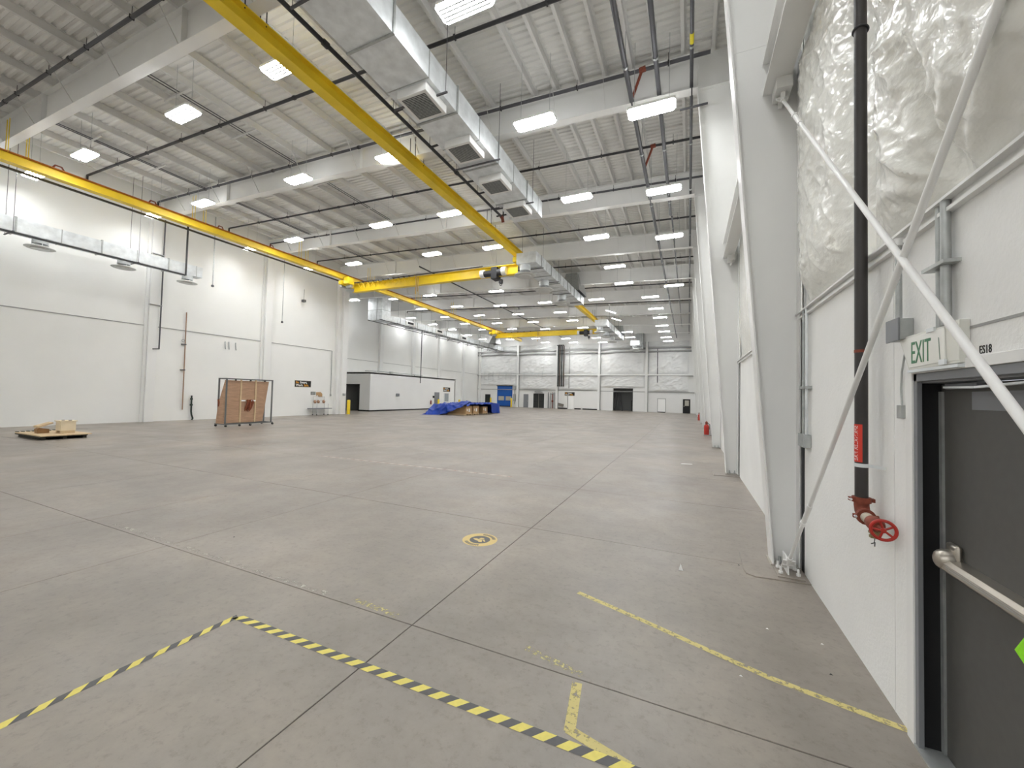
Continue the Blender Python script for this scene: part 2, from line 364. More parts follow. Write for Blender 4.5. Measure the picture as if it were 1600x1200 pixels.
for y in (30.2, 36.4, 42.5, 48.6, 55.3):
    obj('pilaster', MB().box(XL2, XL2+.3, y-.28, y+.28, 0, 12), STEEL_W, w2, bevel=.01)
obj('panel_seam', MB().box(XL2, XL2+.03, 30, YF, 5.5, 5.54), TRIMG, w2)
struct('wall_back', MB().box(XL-.3, XR+.3, YB-.3, YB, 0, 12.9), WHITE, 'plain white wall behind the camera', 'wall')
# far wall with openings: roll-up door, open passage
O1 = (-30.1, -27.2, 3.5); O2 = (-10.47, -7.52, 3.45)
fw = MB(); yy = (YF, YF+.25)
fw.box(XL2, O1[0], *yy, 0, 12.9).box(O1[0], O1[1], *yy, O1[2], 12.9).box(O1[1], O2[0], *yy, 0, 12.9).box(O2[0], O2[1], *yy, O2[2], 12.9).box(O2[1], XR+.3, *yy, 0, 12.9)
wf = struct('wall_far', fw, OFFW, 'white far end wall with insulated upper panels and doors', 'wall')
FX = [-33.6, -26.2, -19.3, -12.6, -5.65, .2]
for x in FX[1:5]:
    obj('wall_post', MB().box(x-.16, x+.16, YF-.42, YF, 0, 11.2), STEEL_W, wf); obj('post_recess', MB().box(x+.16, x+.24, YF-.2, YF, 0, 11.2), TRIMG, wf)
obj('wall_post', MB().box(-33.6, -33.3, YF-.3, YF, 0, 11.2), STEEL_W, wf)
for z in (5.42, 8.85, 9.35):
    obj('girt', MB().box(XL2, XR-.1, YF-.36, YF, z-.05, z+.05).box(XL2, XR-.1, YF-.37, YF-.36, z-.09, z+.09), STEEL_W if z == 5.42 else TRIMG, wf)
    obj('girt_shadow_strip', MB().box(XL2, XR-.1, YF-.34, YF, z-.13, z-.09), FRAMEG, wf)  # grey strip beneath each girt draws its shadow line
obj('girt', MB().box(XL2, XR-.1, YF-.12, YF, 2.9, 2.98), TRIMG, wf)

def quilt(name, parent, axis, c, u0, u1, z0, z1, nu, nz_, bulge, sgn, material, wr=.03, seed=0., pins=()):
    """soft insulation blanket: a bulging sheet fixed along its edges. axis 'x': sheet in the y-z plane at x=c"""
    vs = []
    for j in range(nz_+1):
        w = j/nz_; z = z0+(z1-z0)*w
        for i in range(nu+1):
            s_ = i/nu; u = u0+(u1-u0)*s_
            e = min(1, 6*s_*(1-s_))**.6 * min(1, 1-(1-w*7)**2 if w < .143 else 1)
            b = bulge*e
            for pu, pw, pz in pins: b *= 1-math.exp(-((u-pu)/pw)**2)*(.85 if pz is None else .85*math.exp(-((z-pz)/.6)**2))
            P = Vector((u*1.1+seed, z*1.1, seed))
            A, B = u*.74+z*.67, -u*.67+z*.74; r_ = 0.
            for f_, am in ((1.3, .8), (3.2, .8), (7.0, .6), (14., .28)):
                q_ = 1-2.2*abs(noise.noise(Vector((A*f_*.42+seed, B*f_+.35*noise.noise(P*1.5), seed*2+f_))))
                r_ += am*(max(0, q_)**2-.25)
            msk = .6+.4*min(1, max(0, noise.noise(P*.8+Vector((3, 1, 0)))+.55))
            d = b*(.9+.18*noise.noise(P*.7))+wr*.62*e*r_*msk
            for pu, pw, pz in pins:
                if pz is not None:
                    a = math.atan2(z-pz, u-pu); rr = math.hypot(u-pu, z-pz)
                    d += wr*.5*math.sin(a*15+noise.noise(P*2)*2)*math.exp(-rr/.7)*min(1, rr*3)*e
            vs.append((c+sgn*d, u, z) if axis == 'x' else (u, c+sgn*d, z))
    fs = [(j*(nu+1)+i, j*(nu+1)+i+1, (j+1)*(nu+1)+i+1, (j+1)*(nu+1)+i) for j in range(nz_) for i in range(nu)]
    return obj(name, MB().add(vs, fs, 0, True), material, parent)
quilt('insulation_blanket', wall_r, 'x', XR+.05, -.3, 3.66, 2.95, 5.68, 240, 170, .26, -1, VINYL, .07, 1.3, pins=((3.66, .35, None), (2.6, .15, 2.95)))
quilt('insulation_blanket', wall_r, 'x', XR+.05, 3.66, 5.52, 2.95, 5.68, 120, 170, .17, -1, VINYL, .045, 7.7, pins=((3.64, .3, None), (5.45, .3, 3.0)))
quilt('insulation_blanket', wall_r, 'x', XR+.05, -.3, 3.66, 5.72, 11.5, 80, 90, .22, -1, VINYL, .05, 3.1)
quilt('insulation_blanket', wall_r, 'x', XR+.05, 3.66, 5.52, 5.72, 11.5, 50, 90, .16, -1, VINYL, .045, 5.1)
for k in range(1, 9):
    quilt('insulation_blanket', wall_r, 'x', XR+.05, FR[k]+.1, (FR[k+1] if k < 9 else YF)-.1, 2.95, 11.5, 30 if k < 4 else 12, 40 if k < 4 else 20, .16, -1, VINYL, .05, k*2.3)
for i in range(5):
    x0, x1 = FX[i]+.18, FX[i+1]-.18
    for z0, z1 in ((2.98, 5.36), (5.48, 8.8), (8.9, 9.3), (9.4, 11.4)):
        if i == 0 and z0 == 2.98: z0 = 3.6
        if i == 3 and z0 == 2.98: z0 = 3.5
        quilt('insulation_blanket', wf, 'y', YF, x0, x1, z0, z1, 44, 30, .24, -1, VINYL_F, .14, i*3.1+z0)
# room behind the open passage and behind the roll-up door
struct('wall_passage', MB().box(-11.6, -11.4, YF+.25, YF+4, 0, 4.2).box(-6.6, -6.4, YF+.25, YF+4, 0, 4.2).box(-11.6, -6.4, YF+4, YF+4.2, 0, 4.2).box(-11.6, -6.4, YF+.25, YF+4.2, 4.2, 4.3), GREYW, 'grey walls of the small room beyond the far opening', 'wall')

# exit door
d1 = thing('door_1', 'charcoal exit door with push bar in right wall', 'door', (XR+.1, 2.5, 0)); d1['kind'] = 'structure'
DX = XR+.1
leaf = obj('door_leaf', MB().box(DX, DX+.045, DY0+.01, DY1-.012, .015, DZ-.06), DOORG, d1, bevel=.003)
obj('edge_strip', MB().box(DX-.012, DX, DY1-.04, DY1-.012, .02, 1.98), GALV_D, leaf)
obj('kick_label_plate', MB().box(DX-.004, DX, 2.2, 2.72, 1.885, 1.975), FRAMEG, leaf)
obj('jamb', MB().box(XR+.012, DX+.05, DY1-.011, DY1+.001, 0, DZ), BLACK, d1)
obj('jamb', MB().box(XR+.012, DX+.05, DY0-.001, DY0+.01, 0, DZ), BLACK, d1)
obj('header', MB().box(XR+.012, DX+.05, DY0, DY1, DZ-.055, DZ), FRAMEG, d1, bevel=.003)
obj('frame_face', MB().box(XR-.012, XR+.012, DY1-.035, DY1, 0, DZ), FRAMEG, d1, bevel=.003)
obj('frame_face', MB().box(XR-.012, XR+.012, DY0, DY1, DZ-.045, DZ), FRAMEG, d1, bevel=.003)
obj('trim_strip', MB().box(XR-.02, XR, DY1, DY1+.075, 0, DZ+.06).box(XR-.02, XR, DY0-.075, DY1, DZ, DZ+.05), STEEL_W, d1, bevel=.003)
obj('threshold', MB().box(XR-.02, DX+.05, DY0, DY1, -.002, .014), GALV_D, d1)
prof = [(DX, 1.028), (DX-.055, 1.034), (DX-.072, 1.05), (DX-.072, 1.082), (DX-.055, 1.1), (DX, 1.106)]
bar = obj('push_bar', MB().prism(prof, 'y', 2.06, 2.86), CHROME, d1, bevel=.002)
obj('bar_groove', MB().box(DX-.0735, DX-.07, 2.06, 2.8, 1.063, 1.067).box(DX-.0735, DX-.07, 2.06, 2.8, 1.074, 1.077), GALV_D, bar)
obj('bar_end_cap', MB().lathe((DX-.02, 2.86, 1.09), [(.0, -.07), (.028, -.068), (.05, -.05), (.058, -.01), (.056, .02)], 18, axis='x').box(DX-.03, DX, 2.80, 2.9, 1.02, 1.18), CHROME, bar, bevel=.014)
cl = obj('door_closer', MB().box(DX-.035, DX-.002, 2.62, 2.88, 1.99, 2.02), FRAMEG, d1, bevel=.004)
obj('closer_arm', MB().bar((DX-.04, 2.85, 2.0), (DX-.09, 2.5, 1.99), .025, .01).bar((DX-.09, 2.5, 1.99), (DX-.03, 2.2, 2.01), .025, .01), GALV, cl)
tg = thing('paper_tag', 'lime green paper tag hanging from the door push bar', 'tag', (DX-.085, 2.25, 1.05))
obj('sheet', MB().prism([(2.315, .925), (2.24, 1.035), (2.12, .965), (2.19, .855)], 'x', DX-.08, DX-.078), LIME, tg)

# ------------------------------------------------------------------ far wall doors
d2 = thing('door_2', 'blue vinyl roll-up door with two pale windows on far wall', 'door', (-28.65, YF, 0)); d2['kind'] = 'structure'
obj('curtain', MB().box(-30.1, -27.2, YF+.02, YF+.08, .15, 3.5), BLUE, d2)
for x0, x1 in ((-29.85, -28.8), (-28.45, -27.4)): obj('pane', MB().box(x0, x1, YF, YF+.02, 1.07, 1.78), PANEGREY, d2)
obj('seam_strip', MB().box(-30.1, -27.2, YF, YF+.02, .95, 1.0).box(-30.1, -27.2, YF, YF+.02, 1.85, 1.9), mat('blue_dark', (20, 62, 130), .5), d2)
obj('bottom_seal', MB().box(-30.1, -27.2, YF-.02, YF+.1, 0, .16), BLACK, d2)
obj('guide', MB().box(-30.2, -30.1, YF-.06, YF+.1, 0, 3.55), STEEL_W, d2); obj('guide', MB().box(-27.2, -27.1, YF-.06, YF+.1, 0, 3.55), STEEL_W, d2)
obj('header_box', MB().box(-30.2, -27.1, YF-.1, YF+.1, 3.5, 3.6), BLACK, d2)
dd = thing('door_3', 'black double doors in the middle of far wall', 'door', (-22.45, YF, 0)); dd['kind'] = 'structure'
for x0, x1 in ((-23.38, -22.47), (-22.43, -21.52)):
    lf = obj('door_leaf', MB().box(x0, x1, YF-.06, YF+.01, .02, 2.36), mat('black_door', (48, 50, 48), .45), dd)
    obj('push_bar', MB().box(x0+.12, x1-.12, YF-.1, YF-.06, 1.0, 1.05), BLACK, lf)
obj('mullion', MB().box(-22.47, -22.43, YF-.07, YF+.01, 0, 2.36), CHROME, dd)
obj('canopy', MB().prism([(-23.1, 2.55), (-21.7, 2.55), (-21.9, 2.75), (-22.9, 2.75)], 'y', YF-.6, YF), TRIMG, dd)
d4 = thing('door_4', 'grey steel door left of the black double doors', 'door', (-24.7, YF, 0)); d4['kind'] = 'structure'
obj('door_leaf', MB().box(-25.15, -24.3, YF-.06, YF+.01, .02, 2.22), FRAMEG, d4); obj('handle', MB().box(-24.45, -24.38, YF-.12, YF-.06, 1.0, 1.15), CHROME, d4)
d5 = thing('door_5', 'bright white door below the far wall sign', 'door', (-17, YF, 0)); d5['kind'] = 'structure'
obj('door_leaf', MB().box(-17.44, -16.52, YF-.18, YF-.12, .02, 2.05), WHITEP, d5); obj('frame', MB().box(-17.55, -17.44, YF-.2, YF-.1, 0, 2.1), TRIMG, d5)
d6 = thing('door_6', 'bright white door near right end of far wall', 'door', (-3.55, YF, 0)); d6['kind'] = 'structure'
obj('door_leaf', MB().box(-4.05, -3.05, YF-.06, YF+.01, .1, 1.95), WHITEP, d6); obj('kick_strip', MB().box(-4.05, -3.05, YF-.07, YF, 0, .1), BLACK, d6); obj('frame', MB().box(-4.12, -4.05, YF-.08, YF, 0, 2.02).box(-3.05, -2.98, YF-.08, YF, 0, 2.02).box(-4.12, -2.98, YF-.08, YF, 1.95, 2.02), TRIMG, d6)
d7 = thing('door_7', 'black door with pale window at right end of far wall', 'door', (-.25, YF, 0)); d7['kind'] = 'structure'
obj('door_leaf', MB().box(-.72, .24, YF-.06, YF+.01, 0, 2.0), BLACK, d7); obj('pane', MB().box(-.47, .06, YF-.08, YF-.06, 1.05, 1.82), PANEGREY, d7); obj('handle', MB().box(-.6, -.52, YF-.12, YF-.06, .95, 1.05), CHROME, d7)
wn = thing('window_1', 'dark framed narrow window left of the blue door', 'window', (-31.9, YF, 0)); wn['kind'] = 'structure'
obj('frame', MB().box(-32.4, -32.25, YF-.06, YF, .0, 2.05).box(-31.52, -31.4, YF-.06, YF, 0, 2.05).box(-32.4, -31.4, YF-.06, YF, 1.9, 2.05).box(-32.4, -31.4, YF-.06, YF, 0, .3), BLACK, wn); obj('pane', MB().box(-32.25, -31.52, YF-.03, YF-.01, .3, 1.9), GLASSD, wn)
# low white enclosure wall on far wall
en = struct('wall_low_enclosure', MB().box(-19.2, -12.75, YF-.12, YF, .18, 2.95), OFFW, 'low white panelled enclosure wall at the far end', 'wall')
obj('base_strip', MB().box(-19.2, -17.6, YF-.16, YF, 0, .18).box(-16.4, -15.4, YF-.16, YF, 0, .18).box(-15.1, -12.75, YF-.16, YF, 0, .18), BLACK, en)
obj('wall_panel', MB().box(-12.3, -10.6, YF-.08, YF, 0, 2.9), OFFW, wf); obj('wall_panel', MB().box(-7.4, -5.9, YF-.08, YF, 0, 2.9), OFFW, wf)
obj('opening_trim', MB().box(-10.6, -10.45, YF-.1, YF+.25, 0, 3.55).box(-7.53, -7.38, YF-.1, YF+.25, 0, 3.55).box(-10.6, -7.38, YF-.1, YF+.25, 3.43, 3.55), STEEL_W, wf)

# ------------------------------------------------------------------ office box
OX, OY0, OY1, OZ = -28.7, 29.6, 45.1, 3.87
om = MB().box(OX-.15, OX, OY0, OY1, .12, OZ).box(OX-1.4, OX-.15, OY0, OY0+.15, .12, OZ).box(XL2, -32.5, OY0, OY0+.15, .12, OZ).box(-32.5, OX-1.4, OY0, OY0+.15, 2.63, OZ).box(XL2, OX, OY1-.15, OY1, .12, OZ).box(XL2, OX, OY0, OY1, OZ-.12, OZ)
office = struct('wall_office', om, OFFW, 'white flat-roofed office box standing against the far left wall', 'wall')
obj('base_strip', MB().box(OX-.14, OX+.012, OY0-.012, OY1, 0, .13).box(OX-1.4, OX, OY0-.012, OY0+.14, 0, .13).box(XL2, -32.5, OY0-.012, OY0+.14, 0, .13), BLACK, office)
obj('roof_edge', MB().box(XL2, OX+.05, OY0-.05, OY1+.05, OZ, OZ+.05), TRIMG, office)
obj('opening_frame', MB().box(-30.14, -30.06, OY0-.03, OY0+.2, 0, 2.7).box(-32.55, -30.06, OY0-.03, OY0+.2, 2.62, 2.7), BLACK, office)
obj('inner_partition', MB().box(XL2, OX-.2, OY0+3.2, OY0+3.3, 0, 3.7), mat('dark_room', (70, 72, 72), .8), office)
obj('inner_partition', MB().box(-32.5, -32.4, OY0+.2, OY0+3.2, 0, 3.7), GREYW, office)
od = thing('door_8', 'grey door in the side of the office box', 'door', (OX, 40.9, 0)); od['kind'] = 'structure'
obj('door_leaf', MB().box(OX, OX+.05, 40.4, 41.4, .02, 2.1), FRAMEG, od); obj('handle', MB().box(OX+.05, OX+.11, 41.2, 41.3, 1.0, 1.1), CHROME, od)
ow = thing('window_2', 'grey narrow window in the side of the office box', 'window', (OX, 43, 1)); ow['kind'] = 'structure'
obj('pane', MB().box(OX, OX+.03, 42.55, 43.5, .95, 2.0), mat('grey_blind', (150, 156, 158), .3), ow); obj('frame', MB().box(OX, OX+.05, 42.48, 42.55, .9, 2.05).box(OX, OX+.05, 43.5, 43.57, .9, 2.05).box(OX, OX+.05, 42.48, 43.57, 2.0, 2.06).box(OX, OX+.05, 42.48, 43.57, .9, .95), STEEL_W, ow)

# ------------------------------------------------------------------ high-bay lights
def make_light():
    t = thing('high_bay_light', 'x', 'light', (0, 0, 0), 'high-bay ceiling lights')
    L, W, c = .62, .23, .06
    oc = [(-L+c, -W), (L-c, -W), (L, -W+c), (L, W-c), (L-c, W), (-L+c, W), (-L, W-c), (-L, -W+c)]
    obj('housing', MB().prism(oc, 'z', .0, .07), FIXT, t, local=True)
    s = .95
    lens = obj('lens', MB().prism([(x*s, y*s) for x, y in oc], 'z', -.03, .0), LENS, t, local=True)
    obj('added_uplight', MB().add([(-.4, -.05, .0715), (.4, -.05, .0715), (.4, .05, .0715), (-.4, .05, .0715)], [(0, 1, 2, 3)]), UPL, t, local=True)  # upward glowing strip added on top of the housing to fill the deck
    g = MB()
    for y in (-.13, -.045, .045, .13): g.box(-L+.07, L-.07, y-.015, y+.015, -.055, -.031)
    obj('louvre', g, mat('louvre_grey', (96, 96, 94), .6), lens, local=True)
    for x in (-.45, .45): obj('hanger_wire', MB().tube([(x, 0, 0), (x, 0, 1)], .006, 4), GALV_D, t, local=True).location = (0, 0, .07)
    return t
LP = [(-9.7, 6.5), (-4.3, 6.7), (-14.6, 6.7), (-21.6, 6.8), (-26.4, 6.8), (-4.2, 10.5), (-9.7, 10.6), (-14.6, 10.7), (-21.6, 10.9), (-1.0, 11.0), (-26.2, 11.0),
      (-4.2, 15.1), (-10.2, 15.1), (-14.5, 15.3), (-.93, 15.5), (-21.6, 15.7), (-26.2, 16.0), (-4.3, 19.4), (-10.2, 19.5), (-14.5, 19.7), (-.93, 20.1), (-21.5, 20.2), (-26.0, 20.4),
      (-4.2, 24.2), (-14.6, 24.9), (-21.6, 24.7), (-4.2, 27.8), (-14.6, 28.8), (-1.0, 29.0), (-21.7, 29.4), (-31.9, 30.1), (-26.5, 30.2),
      (-2.8, 32.1), (-7.1, 32.5), (-11.9, 33.2), (-16.8, 33.9), (-21.7, 34.0), (-26.8, 34.9), (-2.7, 36.4), (-11.8, 37.5), (-16.7, 38.2), (-21.7, 38.7), (-26.7, 39.3), (-32.3, 39.9),
      (-2.6, 40.5), (-11.8, 42.0), (-16.8, 42.8), (-21.9, 43.6), (-26.8, 44.1), (-32.3, 44.6), (-2.7, 45.2), (-11.8, 46.7), (-17.0, 47.8), (-21.8, 48.0), (-26.6, 48.7), (-32.0, 48.9),
      (-2.7, 49.1), (-7.0, 49.8), (-16.8, 52.1), (-2.7, 53.7), (-7.2, 54.2), (-32.7, 54.6), (-12.0, 55.3), (-16.8, 56.5), (-21.8, 57.0), (-2.6, 57.3), (-26.9, 58.4), (-32.3, 59.0), (-12.0, 60.0), (-16.8, 60.8), (-21.8, 61.5),
      ]
LP += [(-1., 6.5), (-1., 2.)]  # unseen pair added above the frame to brighten the near right side
LP += [(x, y) for y in (-7., -10., -13., -16.) for x in (-1., -4.3, -9.7, -14.6, -21.6, -26.3)]  # unseen rows added behind the camera to light near column and right wall
NROW = [(-1, 'rightmost'), (-4.3, 'second from right'), (-9.9, 'third from right'), (-14.6, 'third from left'), (-21.6, 'second from left'), (-26.3, 'leftmost')]
FROW = [(-2.7, 'rightmost'), (-7.1, 'second from right'), (-11.9, 'third from right'), (-16.8, 'middle'), (-21.8, 'third from left'), (-26.8, 'second from left'), (-32.3, 'leftmost')]
proto = make_light(); first = True; cnt = {}
def put_light(x, y, z, label, rz=0., tilt=0.):
    global first
    o = proto if first else copy_tree(proto); first = False
    o.location = (x, y, z); o.rotation_euler = (tilt, 0, rz); o['label'] = label
    for ch in o.children:
        if ch.name.startswith('hanger_wire'): ch.scale = (1, 1, (zr(x)+.02-z-.07)/math.cos(tilt)+(.1 if tilt else 0))
    return o
for x, y in sorted(LP, key=lambda p: p[1]):
    z = 9.72-.054*x
    if x < -25.8 and y < 21:
        k = .947; x *= k; y *= k; z = 1.9+(z-1.9)*k
    if -10.6 < x < -9.4 and y < 22:
        k = 1.066; x *= k; y *= k; z = 1.9+(z-1.9)*k      # these sit just above the runway
    if y > 58.6:
        k = 58.6/y; x *= k; y *= k; z = 1.9+(z-1.9)*k
    near = y < 31 and x > -28
    for b0 in (5.0, 8.6, 11.42, 15.1, 17.83, 21.65, 24.4):        # keep the hanger wires clear of the sprinkler pipes
        for k in range(7):
            if abs(y-b0-6.13*k) < .07: y += .12
    row = min(NROW if near else FROW, key=lambda r: abs(r[0]-x))[1]
    hid = y < 5 or (near and row == 'rightmost' and y < 8)
    if hid and y > 0: lab = f'added unseen high-bay light above the frame in the rightmost row, {"nearer" if y < 4 else "farther"} one'
    elif hid: lab = f'added unseen high-bay light behind the camera, {ORD[int(round((-7-y)/3)) if y > -17 else 3]} row back, {row} column'
    else:
        k = (near, row); cnt[k] = cnt.get(k, 0)+1
        lab = f'lit white high-bay light, {ORD[cnt[k]-1]} in {row} row of {"near" if near else "far"} ceiling'
    put_light(x, y, z, lab)
put_light(-6.8, 37.5, 10.09, 'tilted high-bay light above the far metal duct, nearer of two', 1.2, .35)
put_light(-6.9, 41.4, 10.09, 'tilted high-bay light above the far metal duct, farther of two', 1.2, .35)

# ------------------------------------------------------------------ sprinkler pipes
BR = [5.0, 8.6, 11.42, 15.1, 17.83, 21.65, 24.4]
while BR[-1] < 56: BR += [BR[-2]+6.13, BR[-1]+6.13]
BR = [b for b in BR if b < 59.5]
zp = lambda x: zb(x)+.75
for k, y in enumerate(BR):
    xl = -26.9 if y < 24.6 else -33.0
    t = thing('sprinkler_pipe', f'black sprinkler branch pipe crossing under the roof, {ORD[k]} from the camera', 'pipe', (0, y, zp(0)), 'sprinkler branch pipes')
    r = .05 if k < 3 else .045
    obj('pipe', MB().tube([(.45, y, zp(.45)), (xl, y, zp(xl))], r, 8), BLACKP if k % 2 else DARKP, t)
    x = -.6; step = 2.6 if y < 31 else 5
    while x > xl+.5:
        obj('hanger', MB().tube([(x, y, zp(x)+.03), (x, y, zb(x)+1.05)], .008, 4).box(x-.02, x+.02, y-.055, y+.055, zp(x)-.055, zp(x)+.055), BLACKP, t); x -= step
    if y < 31:
        x = -1.7
        while x > xl+.5:
            obj('coupling', MB().tube([(x-.05, y, zp(x-.05)), (x+.05, y, zp(x+.05))], r+.018, 8), BLACKP, t); x -= 5.2
    obj('end_drop', MB().tube([(xl, y, zp(xl)+.01), (xl-.03, y, zp(xl)-.03), (xl-.03, y, zp(xl)-.22)], r, 8), BLACKP, t)
t = thing('sprinkler_main', 'black pipe running along hall between yellow runway and duct', 'pipe', (-8.1, 10, 10.3))
obj('pipe', MB().tube([(-8.1, -4, 10.3), (-8.1, 16.3, 10.3)], .055, 10), BLACKP, t)
for y in (0.5, 6.5, 12.4): obj('coupling', MB().tube([(-8.1, y-.07, 10.3), (-8.1, y+.07, 10.3)], .08, 10), BLACKP, t)
for y in (2.5, 8.9, 10.7, 14): obj('hanger', MB().bar((-8.1, y, 10.25), (-7.4, y, 10.28), .05, .05).tube([(-8.1, y, 10.3), (-8.1, y, zb(-8.1)+1.05)], .01, 4), BLACKP, t)
obj('elbow', MB().tube([(-8.1, 16.25, 10.3), (-8.1, 16.42, 10.26), (-8.1, 16.5, 10.1)], .075, 10), RUST, t)
obj('elbow_valve', MB().bar((-8.4, 16.4, 10.4), (-7.75, 16.4, 10.4), .05, .05).tube([(-8.05, 16.4, 10.3), (-8.05, 16.4, 10.75)], .035, 8), BLACKP, t)
def ypipe(name, label, x, z, y0, y1, r, m_, hang=4.0, extra=None):
    t = thing(name, label, 'pipe', (x, y0, z)); obj('pipe', MB().tube([(x, y0, z), (x, y1, z)], r, 10), m_, t)
    y = y0+1.3
    while y < min(y1, 40):
        obj('hanger', MB().tube([(x, y, z+r), (x, y, zb(x)+1.0)], .008, 4).tube([(x, y-.03, z), (x, y+.03, z)], r*1.25, 8), GALV_D, t); y += hang
    return t
ypipe('overhead_pipe', 'grey overhead pipe left of the pair beside the right columns', -1.6, 10.6, -3, 59.5, .065, DARKP)
ypipe('overhead_pipe', 'grey overhead pipe right of the pair beside the right columns', -.85, 10.6, -3, 19.6, .06, DARKP)
ypipe('overhead_pipe', 'thin grey overhead pipe carrying on beyond the pipe pair', -.8, 10.55, 19.7, 50, .035, DARKP, 6)
t = ypipe('overhead_pipe', 'dark overhead pipe with yellow band hugging the right columns', -.01, 10.6, -3, 56, .045, DARKP)
obj('yellow_band', MB().tube([(-.01, 9.9, 10.6), (-.01, 10.2, 10.6)], .049, 10), mat('band_yellow', (226, 210, 40), .5), t)
obj('coupling', MB().tube([(-.01, 17.4, 10.6), (-.01, 17.5, 10.6)], .056, 10), GALV, t)
ypipe('overhead_pipe', 'black lengthwise pipe along the middle of the far ceiling', -17.6, 10.95, 22.5, 57, .05, BLACKP, 8)
# risers dropping from the left pipe of the pair
for k, y in enumerate((11.4, 15.1)):
    single('pipe_drop', MB().tube([(-1.3, y, 11.28), (-1.58, y+.15, 10.65)], .04, 8).tube([(-1.38, y, 11.28), (-1.2, y, 11.3)], .075, 8), RUST, f'rusty diagonal pipe drop joining the overhead pair, {["nearer", "farther"][k]} of two', 'pipe', 'diagonal pipe drops')
# conduit runs tucked beneath the purlins on the left
for k, (x, y0, y1) in enumerate(((-16.0, 6, 17.6), (-16.15, 6, 17.6), (-22.9, 6, 23.5), (-23.05, 6, 23.5))):
    single('conduit_run', MB().tube([(x, y0, zb(x)+.97), (x, y1, zb(x)+.97)], .018, 6), DARKP, ['thin conduit under purlins left of yellow runway, right of the pair', 'thin conduit under purlins left of yellow runway, left of the pair', 'thin conduit under purlins by left runway, right of the pair', 'thin conduit under purlins by left runway, left of the pair'][k], 'conduit', 'ceiling conduits')
for k, (x0, x1, y) in enumerate(((-16.9, -15.3, 7.2), (-16.9, -15.3, 9.4), (-16.9, -15.3, 13.2), (-16.9, -15.3, 16), (-23.6, -22.1, 7.4), (-23.6, -22.1, 9.6), (-10.5, -9.0, 13.7), (-10.5, -9.0, 9.9))):
    single('conduit_rail', MB().box(x0, x1, y-.025, y+.025, zb(x1)+.9, zb(x1)+.95), PURLIN, f'short cross rail under the purlins carrying conduits, {ORD[k]} counted along the left ceiling', 'rail', 'conduit rails')

# ------------------------------------------------------------------ runway beams and cranes
def runway(x, label):
    t = thing('crane_runway', label, 'crane rail', (x, 0, 10.25), 'yellow crane runway beams')
    y0, y1 = -6.5, 55.5
    obj('bottom_flange', MB().box(x-.17, x+.17, y0, y1, 10.25, 10.275), YELLOW_O, t)
    obj('web', MB().box(x-.01, x+.01, y0, y1, 10.275, 10.62), YELLOW_O, t)
    obj('top_flange', MB().box(x-.17, x+.17, y0, y1, 10.62, 10.645), ORANGE if x < -20 else YELLOW_O, t)
    for y in FR:
        if y < 55:
            for dy in (-.25, .25):
                obj('hanger_rod', MB().tube([(x-.12, y+dy, 10.6), (x-.12, y+dy, zb(x)+.6)], .014, 6).tube([(x+.12, y+dy, 10.6), (x+.12, y+dy, zb(x)+.6)], .014, 6).box(x-.16, x+.16, y+dy-.03, y+dy+.03, 10.645, 10.67), BLACKP if x > -20 else YELLOW_O, t)
    return t
XRR, XRL = -9.45, -23.55
runway(XRR, 'yellow crane runway beam hung along the middle of the ceiling')
rl = runway(XRL, 'yellow rust-topped crane runway beam along the left wall')
obj('conductor_bar', MB().box(XRL-.5, XRL-.42, -6.5, 22.5, 10.16, 10.24), BLACKP, rl)
for y in (6.5, 9.6, 12.6, 15.5):
    obj('cable_loop', MB().tube([(XRL+.05, y, 10.65), (XRL-.02, y+.1, 10.82), (XRL-.1, y+.3, 10.85), (XRL-.12, y+.42, 10.66)], .03, 6), RUST, rl)
